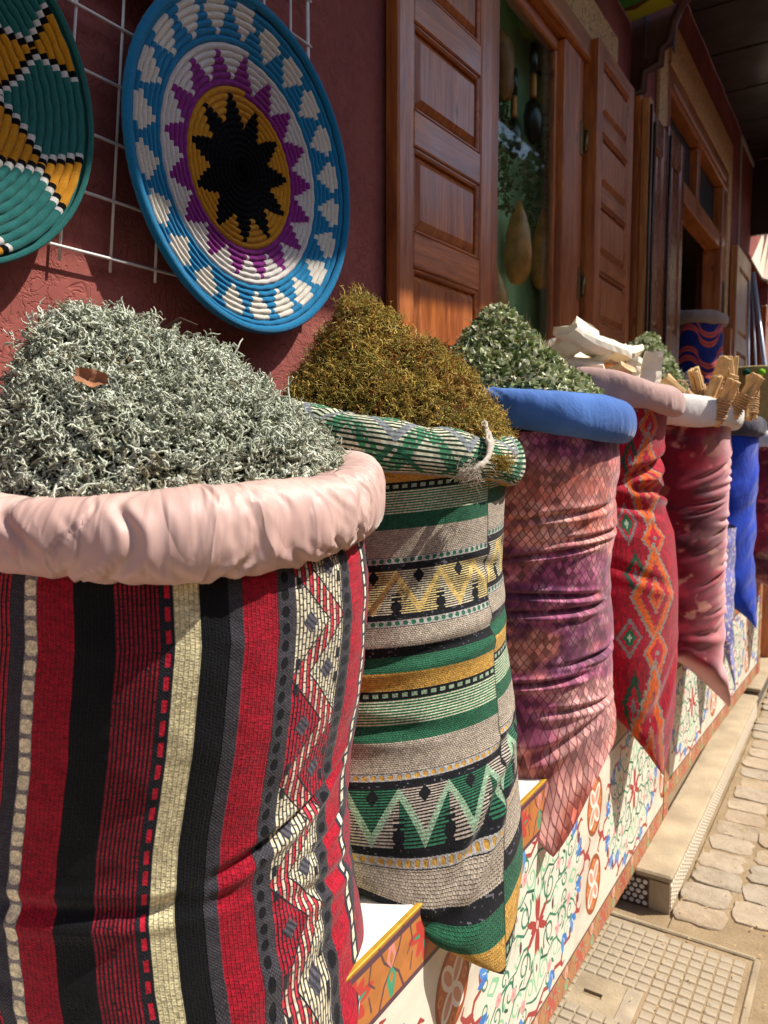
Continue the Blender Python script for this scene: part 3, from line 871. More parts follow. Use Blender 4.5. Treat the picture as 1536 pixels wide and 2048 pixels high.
box('conduit', (WX+.001, 6.021, 3.25), (WX+.012, 6.9, 3.275), simple('white conduit b', 'a59c95', .6, .3, .05, 30), shop, .002)

# ---------------- wooden canopy over the second shop
can = thing('wooden_canopy', 'dark wooden canopy with a stepped plank side board over the second shop', 'canopy', (-.4, 3.2, 2.8))
def side_board(yp, planks, low, top=3.6, th=.03):
    """low: list of (x,z) lower outline from the wall outwards; planks: x limits"""
    xs = [p[0] for p in low]; zs = [p[1] for p in low]
    for a, b in zip(planks[:-1], planks[1:]):
        g = .0035
        n = 14
        X = np.linspace(a+g/2, b-g/2, n)
        Zl = np.interp(X, xs, zs)
        V = []
        for yk in (yp, yp+th):
            for x_, z_ in zip(X, Zl): V.append((x_, yk, z_))
            for x_ in X: V.append((x_, yk, top))
        F4 = []
        for i in range(n-1):
            F4.append([i, i+1, n+i+1, n+i]); F4.append([2*n+i+1, 2*n+i, 3*n+i, 3*n+i+1]); F4.append([i+1, i, 2*n+i, 2*n+i+1])
        F4.append([0, n, 3*n, 2*n]); F4.append([n-1, 2*n+n-1, 3*n+n-1, 2*n-1])
        mesh_np('plank', V, F4, M_DARKW, can, smooth=False)
low = [(-.88, 2.50), (-.828, 2.515), (-.827, 2.585), (-.765, 2.60), (-.764, 2.655), (-.735, 2.665), (-.72, 2.74), (-.69, 2.80), (-.65, 2.835), (-.60, 2.84), (-.575, 2.83), (-.574, 2.885), (-.50, 2.90), (-.46, 2.93), (.2, 2.93)]
low2 = [(a, b-.03) for a, b in low]
side_board(3.20, [-.879, -.82, -.715, -.605, -.50, -.38, -.25, -.1, .1, .25], low)
# edge moulding following the stepped outline
Pm = np.array([(x, 3.19, z-.012) for x, z in low[:-1]])
V, Fm = tube_np(Pm, .019, 8); mesh_np('edge_moulding', V, Fm, M_DARKW, can)
for x in (-.82, -.715):
    box('batten', (x-.004, 3.178, 2.62), (x+.004, 3.1995, 3.6), simple('weathered batten', '4a3a44', .4, .5, .1, 30), can, .001)
# ceiling boards and far side
for k in range(14):
    y = 3.232+k*.26
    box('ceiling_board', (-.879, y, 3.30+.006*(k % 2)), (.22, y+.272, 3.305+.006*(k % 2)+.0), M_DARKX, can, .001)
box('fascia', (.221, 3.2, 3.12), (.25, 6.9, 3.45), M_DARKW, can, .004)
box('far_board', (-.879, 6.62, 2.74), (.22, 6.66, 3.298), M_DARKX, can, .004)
# dark plank bulkhead beside the near shop

# ---------------- cloth awning over the first shop (throws the upper wall into shade)
def awning():
    y0, y1 = -2.0, 3.17; x0, z0, x1, z1 = WX+.004, 2.765, .13, 2.95
    nu, nv = 60, 12
    U, Vv = np.meshgrid(np.linspace(y0, y1, nu), np.linspace(0, 1, nv))
    X = x0+(x1-x0)*Vv; Z = z0+(z1-z0)*Vv-.02*np.sin(PI*Vv)*(1+.3*np.sin(U*2.1))
    Vt = np.stack([X, U, Z], -1).reshape(-1, 3)
    V2 = Vt+np.array([0, 0, .004])
    F = grid_faces(nu, nv); n = len(Vt)
    m = NM('green awning cloth with yellow hem', .8, .2)
    sep = m.n('ShaderNodeSeparateXYZ'); m.l(m.coord('Object'), sep.inputs[0])
    hem = m.ramp(m.math('SUBTRACT', sep.outputs[1], y1-.60), [(.49, (0, 0, 0)), (.495, (1, 1, 1))])
    base = m.ramp(m.noise(m.coord('Object'), 5, 3), [(.3, srgb('3f7a3a')), (.7, srgb('5f9c4c'))])
    bl = m.ramp(m.noise(m.coord('Object'), 9, 1), [(.60, srgb('b9b03a')), (.63, srgb('6f4630'))])
    cl = m.mix(hem, base, bl); m.base(cl)
    tr = m.n('ShaderNodeBsdfTranslucent'); m.l(cl, tr.inputs['Color']); mx = m.n('ShaderNodeMixShader'); mx.inputs[0].default_value = .4
    m.l(m.b.outputs[0], mx.inputs[1]); m.l(tr.outputs[0], mx.inputs[2]); m.l(mx.outputs[0], m.o.inputs[0])
    return mesh_np('fabric_awning', np.concatenate([Vt, V2]), np.concatenate([F, F[:, ::-1]+n]), m.m)
tag(awning(), 'green fabric awning with a yellow hem sloping out above the near shop', 'awning')
# pale scalloped parasol far down the street
pr = thing('street_parasol', 'pale scalloped awning edge catching sun at the far right', 'parasol', (-.80, 7.0, 2.6))
nn = 40
Xs = np.linspace(-.945, -.3, nn); top = 2.77+.14*(np.floor((Xs+.945)/.05)*.05/.13).clip(0, 1.4)+.01
bot = np.interp(Xs, [-.945, -.80, -.3], [2.72, 2.44, 2.2])
V = np.concatenate([np.stack([Xs, np.full(nn, 6.75), bot-.02], -1), np.stack([Xs, np.full(nn, 6.75), bot], -1), np.stack([Xs, np.full(nn, 7.35), top+.10], -1), np.stack([Xs, np.full(nn, 7.38), top+.06], -1)])
mesh_np('canopy', V, grid_faces(nn, 4), simple('cream awning cloth', 'd8c9b4', .8, .2, .06, 20), pr, smooth=False)
box('beam', (-.96, 6.93, 2.22), (-.925, 6.97, 2.80), M_PLY, pr, .003)
tube('pole', [(-.55, 7.1, 0), (-.55, 7.1, 1.2), (-.55, 7.1, 2.55)], .02, M_WOODZ, pr, 8)

# ---------------- the other side of the street (mirrored in the glass, bounces light)
ob = thing('opposite_building', 'pink stuccoed building on the other side of the street', 'building', (2.9, 3, 0))
box('wall', (2.6, -6, 0), (3.0, 9, 3.4), simple('opposite stucco', 'c49a88', .9, .2, .12, 3, .4, .01, bscale=20), ob, 0)
for k in range(5): 
    w_ = box('window', (2.57, -4+k*3, 1.0), (2.598, -2.8+k*3, 2.4), M_WOODZ, ob, .01)
    box('pane', (2.563, -3.93+k*3, 1.07), (2.569, -2.87+k*3, 2.33), M_DARK, w_, 0)

# ================================================================== SACKS
def nsin(P, f, seed, n=5):
    """smooth pseudo noise of points P (...,3), about -1..1"""
    rg = np.random.default_rng(seed); out = 0
    for k in range(n):
        d = rg.normal(size=3); d /= np.linalg.norm(d)
        out = out+np.sin((P@d)*f*rg.uniform(.6, 1.7)*2*PI+rg.uniform(0, 6.28)+1.3*np.sin((P@rg.normal(size=3))*f*2.2))
    return out/n*1.3
def adelta(a, b): return (a-b+PI) % (2*PI)-PI
RIGHT = np.array([CR[0][0], CR[1][0], 0.0])    # direction used only to express measured leans

class Sack:
    def __init__(s, c, R, psi, ztop, zfloor, tipd, tipz, H=None, bend=None, rad=None, k0=.74, tp=5, drop=0.0):
        s.c = np.array(c); s.R = R; s.psi = psi; s.zt = ztop; s.zf = zfloor; s.td = tipd; s.tz = tipz
        s.bend = bend or [(0, 0, 0), (1, 0, 0)]; s.rad = rad or [(0, 1), (1, 1)]; s.k0 = k0; s.tp = tp; s.L = ztop-zfloor
        s.drop = drop
    def surf(s, al, t):
        b = np.array(s.bend); r = np.array(s.rad)
        bx = np.interp(t, b[:, 0], b[:, 1]); by = np.interp(t, b[:, 0], b[:, 2])
        rr_ = np.interp(t, r[:, 0], r[:, 1])
        k = sst(t, s.k0, 1.0)
        lin = np.clip((t-s.k0)/(1-s.k0), 0, 1)
        A = s.R*rr_*(1-k)+s.td*k
        Bb = s.R*rr_*np.sqrt(np.maximum(1-lin**2.6, 0))+.006*lin
        ca, sa = np.cos(al-s.psi), np.sin(al-s.psi)
        # make the plan shape more like a pinched lens towards the bottom seam
        u, v = A*ca*np.where(ca > 0, 1, .82+.18*(1-k)), Bb*sa
        e1 = np.array([math.cos(s.psi), math.sin(s.psi)]); e2 = np.array([-e1[1], e1[0]])
        X = s.c[0]+bx+u*e1[0]+v*e2[0]; Y = s.c[1]+by+u*e1[1]+v*e2[1]
        zb = s.zf + (s.tz-s.zf)*np.maximum(ca, 0)**s.tp*sst(t, s.k0-.12, 1.0)
        Z = s.zt - t*(s.zt-zb)
        return np.stack([X, Y, Z], -1)
def creases_disp(al, t, items):
    d = np.zeros_like(al)
    for a0, t0, la, slope, dep, w in items:
        x = adelta(al, a0); f = np.exp(-np.abs(x/la)**2.6)
        y = (t-t0-slope*x)/w
        d += f*dep*(-1.0*np.exp(-y*y)+.75*np.exp(-(y-1.35)**2)+.45*np.exp(-(y+1.5)**2))
    return d
def sack_body(name, S, nu, nv, mat, parent, disp, vscale, uoff=0.0, seam=None, a_range=None):
    al = np.linspace(-PI, PI, nu+1); t = np.linspace(0, 1, nv)
    A, T = np.meshgrid(al, t)
    P = S.surf(A, T)
    # numeric normals
    du = np.gradient(P, axis=1); dv = np.gradient(P, axis=0)
    N = np.cross(dv, du); N /= np.linalg.norm(N, axis=-1, keepdims=True)+1e-9
    cen = np.array([S.c[0], S.c[1], 0]); out = P-cen; out[..., 2] = 0
    sg = np.sign((N*out).sum(-1, keepdims=True)); sg[sg == 0] = 1; N *= np.where((T[..., None] < .9), sg, np.where(sg > 0, 1, 1))
    D = disp(A, T, P)
    D[:, -1] = D[:, 0]
    fade = 1-sst(T, .93, 1.0)
    P = P+N*(D*fade)[..., None]
    V = P.reshape(-1, 3)
    F = grid_faces(nu+1, nv)
    U = (A+PI)/(2*PI)+uoff; Vv = T*S.L/vscale
    uv = np.stack([U, 1-Vv], -1).reshape(-1, 2)[F.ravel()]
    o = mesh_np(name, V, F, mat, parent, uv=uv)
    return o
def rim(name, c, R, zc, tw, th, mat, parent, tilt=(0, 0), nu=420, nv=40, wr=.004, seed=1, gathers=26, gd=.006, ell=1.0, path=None, uvs=(6, 1), sag=None, lumps=.0, wf=4.5, fine=1.0):
    """rolled cloth edge: closed torus. tilt: dz/dx, dz/dy of the ring"""
    rg = np.random.default_rng(seed)
    al = np.linspace(-PI, PI, nu+1); be = np.linspace(-PI, PI, nv+1)
    A, B = np.meshgrid(al, be)
    Rr = R*(1+lumps*np.sin(2*A+seed)+.6*lumps*np.sin(3*A+2*seed))
    w = tw*(1+.12*np.sin(3*A+seed)+.07*np.sin(7*A+1.7*seed)); h = th*(1+.10*np.sin(2*A+2*seed)+.08*np.sin(5*A+seed))
    q = 1.0
    cb, sb = np.cos(B), np.sin(B)
    rad = w*np.sign(cb)*np.abs(cb)**.8; zz = h*np.sign(sb)*np.abs(sb)**.9
    P0 = np.stack([(Rr)*np.cos(A), (Rr)*np.sin(A), 0*A], -1)
    # gathers: narrow creases running across the roll, fading over the top / bottom
    D = np.zeros_like(A)
    for k in range(gathers):
        a0 = rg.uniform(-PI, PI); sl = rg.normal(0, .10); wd = rg.uniform(.008, .034)*(.21/R)**.5; b0 = rg.uniform(-2.2, 1.6); lb = rg.uniform(.5, 1.6)
        x = adelta(A, a0+sl*B+.04*np.sin(3*B+k)); f = np.exp(-np.abs(adelta(B, b0)/lb)**2.4)
        D += f*gd*rg.uniform(.4, 1.3)*(-np.exp(-(x/wd)**2)+.55*np.exp(-((x-1.5*wd)/wd)**2)+.55*np.exp(-((x+1.5*wd)/wd)**2))
    P3 = np.stack([np.cos(A)*R, np.sin(A)*R, zz*.6], -1)
    D += wr*nsin(P3, wf, seed+3)+wr*.3*nsin(P3*np.array([1, 1, .4]), wf*2.6, seed+9)
    Q3 = np.stack([np.cos(A)*3.2, np.sin(A)*3.2, B*.16+A*.3], -1)
    D += fine*(wr*.35*nsin(Q3, 1.1, seed+15)+wr*.12*nsin(Q3, 5.5, seed+16))
    rad = rad+D*cb; zz = zz+D*sb
    X = c[0]+(Rr+rad)*np.cos(A)*1.0; Y = c[1]+(Rr+rad)*np.sin(A)*ell
    Z = zc+zz+tilt[0]*(X-c[0])+tilt[1]*(Y-c[1])
    if sag is not None: Z = Z+sag(A)
    P = np.stack([X, Y, Z], -1); P[:, -1] = P[:, 0]; P[-1] = P[0]
    F = grid_faces(nu+1, nv+1)
    uv = np.stack([(A+PI)/(2*PI)*uvs[0], (B+PI)/(2*PI)*uvs[1]], -1).reshape(-1, 2)[F.ravel()]
    return mesh_np(name, P.reshape(-1, 3), F[:, ::-1], mat, parent, uv=uv[:, :].reshape(-1, 4, 2)[:, ::-1].reshape(-1, 2))

# ---------- heaps of dried plants -------------------------------------------------
def heap_h(kind):
    pass
def dome(c, R, z0, Hf, n=70, rings=34):
    """Hf(x,y) local height.  returns verts, faces"""
    r = np.linspace(0, 1, rings)**.8*R; th = np.linspace(0, 2*PI, n, endpoint=False)
    Rr, T = np.meshgrid(r, th, indexing='ij')
    X = Rr*np.cos(T); Y = Rr*np.sin(T)
    Z = Hf(X, Y)
    V = np.stack([c[0]+X, c[1]+Y, z0+Z], -1).reshape(-1, 3)
    return V, grid_faces(n, rings, True)
def sample_heap(N, c, R, z0, Hf, rg, bias=None):
    e = .002; out = []
    got = 0; PX = []; PN = []
    while got < N:
        m = N*3
        r = R*np.sqrt(rg.random(m)); th = rg.random(m)*2*PI
        x, y = r*np.cos(th), r*np.sin(th)
        h = Hf(x, y); gx = (Hf(x+e, y)-h)/e; gy = (Hf(x, y+e)-h)/e
        s = np.sqrt(1+gx**2+gy**2)
        # keep only what faces the street / camera side or the top
        w = s/6.0
        if bias is not None: w = w*bias(x, y)
        k = rg.random(m) < w
        n = np.stack([-gx, -gy, np.ones(m)], -1)/s[:, None]
        PX.append(np.stack([c[0]+x, c[1]+y, z0+h], -1)[k]); PN.append(n[k]); got += k.sum()
    return np.concatenate(PX)[:N], np.concatenate(PN)[:N]
def norm(v): return v/(np.linalg.norm(v, axis=-1, keepdims=True)+1e-9)
def strands(P, N, L, seg, r0, curl, rg, up=.5, jit=.25, flat=1.0, taper=.35, ns=3, grav=0.0):
    """N curled tubes; returns node arrays (n,seg+1,3), dirs"""
    n = len(P)
    d = norm(rg.normal(size=(n, 3))); d = norm(d-N*(d*N).sum(-1, keepdims=True)*.7+N*up*rg.random((n, 1))*1.4)
    ax = norm(rg.normal(size=(n, 3)))
    w = curl*rg.normal(1, .5, (n, 1))
    nodes = [P]; step = (L/seg)[:, None]
    for k in range(seg):
        nodes.append(nodes[-1]+d*step)
        d = d*np.cos(w)+np.cross(ax, d)*np.sin(w)+ax*(ax*d).sum(-1, keepdims=True)*(1-np.cos(w))
        d = norm(d+jit*rg.normal(size=(n, 3))+np.array([0, 0, -grav])); ax = norm(ax+.25*rg.normal(size=(n, 3)))
    return np.stack(nodes, 1)
def tubes_mesh(nodes, r0, taper, ns=3, flat=1.0, base=0):
    n, m, _ = nodes.shape
    T = norm(np.gradient(nodes, axis=1))
    ref = np.random.default_rng(1).normal(size=(n, 1, 3))
    A = norm(np.cross(T, ref)); B = np.cross(T, A)
    r = r0[:, None]*(1-(1-taper)*np.linspace(0, 1, m)[None, :]**1.5)
    th = np.arange(ns)*2*PI/ns
    V = nodes[:, :, None, :]+r[:, :, None, None]*(np.cos(th)[None, None, :, None]*A[:, :, None, :]+flat*np.sin(th)[None, None, :, None]*B[:, :, None, :])
    V = V.reshape(-1, 3)
    s = np.arange(n)[:, None, None]*(m*ns); j = np.arange(m-1)[None, :, None]*ns; i = np.arange(ns)[None, None, :]; i2 = (i+1) % ns
    F = np.stack([s+j+i, s+j+i2, s+j+ns+i2, s+j+ns+i], -1).reshape(-1, 4)+base
    return V, F
def forks(nodes, rg, frac, k):
    """start points + directions along existing strands"""
    n, m, _ = nodes.shape
    idx = rg.integers(0, n, int(n*k)); j = rg.integers(1, m-1, len(idx))
    P = nodes[idx, j]; D = norm(nodes[idx, j+1]-nodes[idx, j])
    return idx, P, D
def lichen_heap(name, label, c, R, z0, Hf, N, rg, cols, r=.0010, L=(.012, .034), curl=.42, bias=None, fk=2.0, cat='dried lichen', mat=None, dark='3b3a2c', up=.55, fup=1.0):
    V0, F0 = dome(c, R, z0-.012, Hf)
    P, Nn = sample_heap(N, c, R, z0, Hf, rg, bias)
    P = P+Nn*rg.uniform(-.012, .008, (N, 1))
    Ln = rg.uniform(L[0], L[1], N)*np.where(rg.random(N) < .03, 1.5, 1)
    nodes = strands(P, Nn, Ln, 6, r, curl*7/6, rg, up=up, jit=.22)
    allV = [V0]; allF = [F0]; base = len(V0)
    c0 = np.array(srgb(dark)); allC = [np.tile(c0, (len(V0), 1))]
    pal = np.array([srgb(x) for x in cols])
    patch = (.6*nsin(P, 7, 5)+.6*nsin(P, 22, 6)+1)/2
    ci = np.clip((patch*.8+rg.random(N)*.38)*len(pal)*.87, 0, len(pal)-1).astype(int)
    cc = pal[ci]*rg.uniform(.8, 1.15, (N, 1))
    V, F = tubes_mesh(nodes, r*np.exp(rg.normal(0, .32, N)), .45, 3, .7, base)
    allV.append(V); allF.append(F); allC.append(np.repeat(cc, 7*3, 0)); base += len(V)
    # forked tips, two generations
    src, cs = nodes, cc
    for gen, (kk, ll, rr2) in enumerate(((fk, .5, .8), (fk*.9, .28, .62))):
        idx, FP, FD = forks(nodes, rg, .5, kk)
        nd = strands(FP, norm(FD+.5*rg.normal(size=FD.shape)), Ln[idx]*ll, 3, r, curl*1.4, rg, up=fup, jit=.3)
        V, F = tubes_mesh(nd, r*rr2*rg.uniform(.7, 1.3, len(idx)), .5, 3, .8, base)
        allV.append(V); allF.append(F); allC.append(np.repeat(cc[idx]*rg.uniform(.95, 1.2, (len(idx), 1)), 4*3, 0)); base += len(V)
    o = mesh_np(name, np.concatenate(allV), np.concatenate(allF), mat or M_LICHEN, col=np.concatenate(allC))
    return tag(o, label, cat, kind='stuff')
def leaf_heap(name, label, c, R, z0, Hf, N, rg, cols, L=(.006, .014), W=.0032, stems=0, bias=None, cat='dried leaves', dark='3d4030', stemcol='a58f68'):
    V0, F0 = dome(c, R, z0-.008, Hf)
    P, Nn = sample_heap(N, c, R, z0, Hf, rg, bias)
    P = P+Nn*rg.uniform(-.008, .006, (N, 1))
    Ln = rg.uniform(L[0], L[1], N)
    nodes = strands(P, Nn, Ln, 4, 1, .38, rg, up=.7, jit=.15)
    n, m = N, 5
    T = norm(np.gradient(nodes, axis=1)); A = norm(np.cross(T, rg.normal(size=(n, 1, 3))))
    B = np.cross(T, A)
    wp = np.array([.25, .8, 1.0, .75, .08])[None, :]*(W*rg.uniform(.6, 1.3, n))[:, None]
    fold = rg.uniform(.1, .6, n)[:, None]*wp
    Vl = nodes+A*wp[..., None]; Vm = nodes+B*fold[..., None]; Vr = nodes-A*wp[..., None]
    V = np.stack([Vl, Vm, Vr], 2).reshape(-1, 3)
    s = np.arange(n)[:, None, None]*(m*3); j = np.arange(m-1)[None, :, None]*3; i = np.arange(2)[None, None, :]
    base = len(V0)
    F = np.stack([s+j+i, s+j+i+1, s+j+3+i+1, s+j+3+i], -1).reshape(-1, 4)+base
    pal = np.array([srgb(x) for x in cols]); ci = rg.integers(0, len(pal), n); cc = pal[ci]*rg.uniform(.8, 1.2, (n, 1))
    allV = [V0, V]; allF = [F0, F]; allC = [np.tile(np.array(srgb(dark)), (len(V0), 1)), np.repeat(cc, 15, 0)]; base += len(V)
    if stems:
        P, Nn = sample_heap(stems, c, R, z0, Hf, rg, bias)
        nd = strands(P+Nn*.003, Nn, rg.uniform(.012, .035, stems), 3, 1, .12, rg, up=.4, jit=.06)
        V, F = tubes_mesh(nd, np.full(stems, .0008), .8, 3, 1, base)
        allV.append(V); allF.append(F); allC.append(np.tile(np.array(srgb(stemcol)), (len(V), 1)))
    o = mesh_np(name, np.concatenate(allV), np.concatenate(allF), M_HERB, col=np.concatenate(allC))
    return tag(o, label, cat, kind='stuff')

# ---------------- sack 1 : red / black / cream striped -----------------------------
c1 = (-.650, .578); R1 = .220
def cyl_u(px, py, c, R, off=(0, 0)):
    d = ray(px, py); d = d[:2]/np.linalg.norm(d[:2]); cx, cy = c[0]+off[0], c[1]+off[1]
    b = -(d[0]*cx+d[1]*cy); q = cx*cx+cy*cy-R*R; disc = max(b*b-q, 0)
    t = -b-math.sqrt(disc); return (math.atan2(d[1]*t-cy, d[0]*t-cx)+PI)/(2*PI)
def stripes1():
    """colour (rgb) + height (alpha) of the tapestry cloth, u round the sack (1.344 m), v 0..0.8 m"""
    C = 2*PI*R1; w, h = 2560, 1408; Vh = .80
    U = (np.arange(w)+.5)/w*C; Vv = (np.arange(h)+.5)/h*Vh
    X, Y = np.meshgrid(U.astype(np.float32), Vv.astype(np.float32))
    us = lambda px: cyl_u(px, 1240, c1, R1*.985)*C
    img = np.zeros((h, w, 3), np.float32); img[:] = hexv('16161a'); hg = np.full((h, w), .5, np.float32)
    knit_r = .0046
    def knit(x0, x1, pitch=.0040, row=.0026, dep=.5):
        c_ = np.floor((X-x0)/pitch); ph = (c_ % 2)*.5
        fx = np.abs(((X-x0)/pitch) % 1-.5)*2; fy = np.abs((Y/row+ph) % 1-.5)*2
        return 1-dep*np.maximum(sst(fx, .72, 1), sst(fy, .78, 1))
    def band(a, b, col, col2=None, kind='knit', **k):
        m = ((X >= a) & (X < b)).astype(np.float32)
        if kind == 'knit':
            kk = knit(a, b, **k); lay(img, m, hexv(col)); img[:] = img*(1-(m*(1-kk))[..., None]*.42)
            hg[:] = hg*(1-m)+m*kk*.9
        elif kind == 'flat':
            f = .5+.5*np.sin(Y/.0014*PI)*np.sin(X/.0016*PI); lay(img, m, hexv(col)); 
            if col2: lay(img, m*sst(f, .55, .8)*.7, hexv(col2))
            hg[:] = hg*(1-m)+m*(.25+.2*f)
        return m
    J = [us(p) for p in (-130, -60, 0, 28, 55, 80, 152, 230, 318, 345, 396, 452, 480, 549, 583, 672, 690, 715, 724, 744)]
    (jm2, jm1, j0, j1, j2, j3, j4, j5, j6, j7, j8, j9, j10, j11, j12, j13, j14, j15, j16, j17) = J
    vn = vnoise(h, w, 300, 340)
    # left part outside / at the edge: red ribs with lozenges on black
    def ribs(a, b, n, c_, kdash=None, cb='17161a'):
        m = ((X >= a) & (X < b)).astype(np.float32); lay(img, m, hexv(cb))
        f = np.abs(((X-a)/(b-a)*n) % 1-.5)*2; rb = (1-sst(f, .42, .72))
        seg = 1-.75*sst(np.abs(((Y+vn*.004)/.0045) % 1-.5)*2, .8, 1)
        mm = m*rb*seg*(kdash if kdash is not None else 1)
        lay(img, mm, hexv(c_)); hg[:] = hg*(1-m)+m*(.2+.75*rb*seg)
    q = tri(Y/.16); p = (X-jm1)/(j1-jm1)
    ribs(jm1, j1, 11, 'b3182c', (np.abs(p-.5)*1.4+q*.9 > .62).astype(np.float32))
    band(j1, j2, '26252a', '6a6670', 'flat')
    band(jm2, jm1, 'a81c2c')
    # dotted cream / grey band
    m = band(j2, j3, '8a837e', '3c3a40', 'flat')
    dots = ((np.abs((X-(j2+j3)/2)/(j3-j2)*2.2)**4+np.abs(((Y/.0165) % 1-.5)*2/.78)**4) < 1).astype(np.float32)*m
    lay(img, dots, hexv('ddd0ac')); hg[:] = hg+dots*.5*knit(j2, j3)
    band(j3, j4, '960f24')
    band(j4, j5, '0c0d10', pitch=.003, row=.003, dep=.35)
    ribs(j5, j6, 10, '961628')
    # dash column
    band(j6, j7, '17161b', '4a4750', 'flat'); dm = ((np.abs(X-(j6*.45+j7*.55)) < .0021) & (((Y+.003*vn)/.019) % 1 < .6)).astype(np.float32); lay(img, dm, hexv('c01d33')); hg[:] = hg*(1-dm)+dm*.9
    band(j7, j8, 'd8cc9f')
    band(j8, j9, '0c0d10', pitch=.003, row=.003, dep=.35)
    band(j9, j10, '2f2d31', '625e66', 'flat')
    band(j10, j11, '9e1126')
    # grey with black dots
    m = band(j11, j12, '343236', '6b676e', 'flat')
    dd = ((np.abs((X-(j11*.6+j12*.4))/.0040)**2.2+np.abs(((Y/.0155) % 1-.5)*2/.66)**2.2) < 1).astype(np.float32)*m; lay(img, dd, hexv('121216')); hg[:] = hg*(1-dd)+dd*.85
    # zigzag bead band
    m = ((X >= j12) & (X < j13)).astype(np.float32); p = (X-j12)/(j13-j12)
    per = .098; tz = tri((Y+.012)/per)*.70+.15
    d = p-tz
    lay(img, m, hexv('24242a'))
    creamc, redc, pink = hexv('dcd2b2'), hexv('b01d30'), hexv('c9545a')
    side = (d > 0)
    cyc = (Y+.012)/per
    rp = np.abs(((X-j12)/.0044) % 1-.5)*2; bead = 1-sst(rp, .55, .85)
    seg = 1-.8*sst(np.abs(((Y+((np.floor((X-j12)/.0044)) % 2)*.005)/.0105) % 1-.5)*2, .82, 1)
    left_red = (~side) & ((cyc % 2) < 1.0); right_red = side & (((cyc+.5) % 3) < .9)
    col = np.where((left_red | right_red)[..., None], redc, creamc)
    zz = np.abs(d) < .175
    stripe2 = ((np.floor((X-j12)/.0044)) % 2 == 0)
    col = np.where(zz[..., None], np.where(stripe2[..., None], hexv('c8323f'), hexv('e2c9ae')), col)
    # little dark motifs inside the triangles
    ph = (cyc % 1)
    mot = ((np.abs(p-.70)/.14+np.abs(ph-.0)/.11 < 1) | (np.abs(p-.70)/.14+np.abs(ph-1.0)/.11 < 1) | (np.abs(p-.28)/.14+np.abs(ph-.5)/.11 < 1))
    mot2 = (np.abs(np.abs(p-.5)-.42) < .04) & (np.abs(np.abs(ph-.5)-.38) < .05)
    edge = (np.abs(np.abs(d)-.185) < .014)
    vis = m*bead*seg*(1-(mot | edge | mot2))
    lay(img, m*mot.astype(np.float32)*(.4+.6*(np.sin((X+Y)/.0011) > 0)), hexv('5a5860'))
    img[:] = img*(1-vis[..., None])+col*vis[..., None]; hg[:] = hg*(1-m)+m*(.12+.85*vis)
    m = band(j13, j14, '302e32', '5e5b60', 'flat')
    dd = ((np.abs((X-(j13+j14)/2)/.006)**2.2+np.abs(((Y/.0155) % 1-.5)*2/.66)**2.2) < 1).astype(np.float32)*m; lay(img, dd, hexv('121216'))
    band(j14, j15, 'ab142b', pitch=.0030, row=.008)
    m = band(j15, j16, '2b2a30', None, 'flat'); cd = m*(((Y/.013) % 1) < .78)*((np.abs(X-(j15+j16)/2) < .0042)); lay(img, cd.astype(np.float32), hexv('e2dac0')); hg[:] = hg*(1-cd)+cd*.95
    # beyond: dark with red beads zig
    b17 = j17+.10
    q2 = (X-j16)/.05
    ribs(j16, j16+.055, 9, 'b82036', ((np.abs(q2 % 1-.5)+tri(Y/.09)*.7) < .72).astype(np.float32), 'cfc7b0' if False else '3a383e')
    # the rest of the circumference repeats stripes (seen only from other places)
    a = j16+.055; k = 0
    while a < C:
        wd = (.03, .02, .045, .016)[k % 4]; band(a, min(a+wd, C), ('15161a', 'd8cc9f', 'b01a2c', '55525a')[k % 4]); a += wd; k += 1
    a = jm2; k = 0
    while a > 0:
        wd = (.03, .02, .045, .016)[k % 4]; band(max(a-wd, 0), a, ('15161a', 'd8cc9f', '55525a', 'b01a2c')[k % 4]); a -= wd; k += 1
    vf = vnoise(h, w, 700, 1280); img *= (.72+.22*vn+.32*vf)[..., None]; hg = np.clip(hg+.25*(vf-.5), 0, 1)
    return new_image('striped tapestry', img, hg)
IM1 = stripes1()
M_S1 = fabric_mat('striped red black cream tapestry', IM1, .88, .75, .0018, .12, .2)
sk = thing('herb_sack', 'red, black and cream striped sack in the foreground heaped with grey lichen', 'sack', (c1[0], c1[1], .546), 'cloth sacks of herbs standing on the display tables')
ZT1 = 1.02
def zt_of(py, c, R, ztop, L, dep): return (ztop-(CAMZ-(py-900)/F_*dep))/L
S1 = Sack(c1, R1, math.radians(-14), ZT1, .50, .245, .36, k0=.86, rad=[(0, .97), (.06, 1.0), (.3, 1.01), (.55, 1.0), (.75, 1.01), (1, 1.03)],
          bend=[(0, 0, 0)]+[(t, RIGHT[0]*o_, RIGHT[1]*o_) for t, o_ in ((.16, .002), (.34, -.008), (.50, -.021), (.62, -.026), (.74, -.022), (.9, -.008), (1.0, 0))])
aC = math.radians(-43)
def disp1(A, T, P):
    d = creases_disp(A, T, [(aC-.25, .595, .60, .02, .005, .018), (aC+.62, .525, .42, -.13, .007, .015), (aC+1.0, .60, .25, -.05, .004, .014),
                            (aC+.95, .69, .30, .06, .006, .018), (aC+.7, .80, .35, -.06, .005, .02), (aC-.9, .70, .35, .08, .004, .02)])
    d += .0042*nsin(P, 3.5, 21)+.0010*nsin(P*np.array([1, 1, 1.5]), 11, 22)+.0004*nsin(P, 30, 27)
    return d
sack_body('cloth', S1, 480, 300, M_S1, sk, disp1, .80)
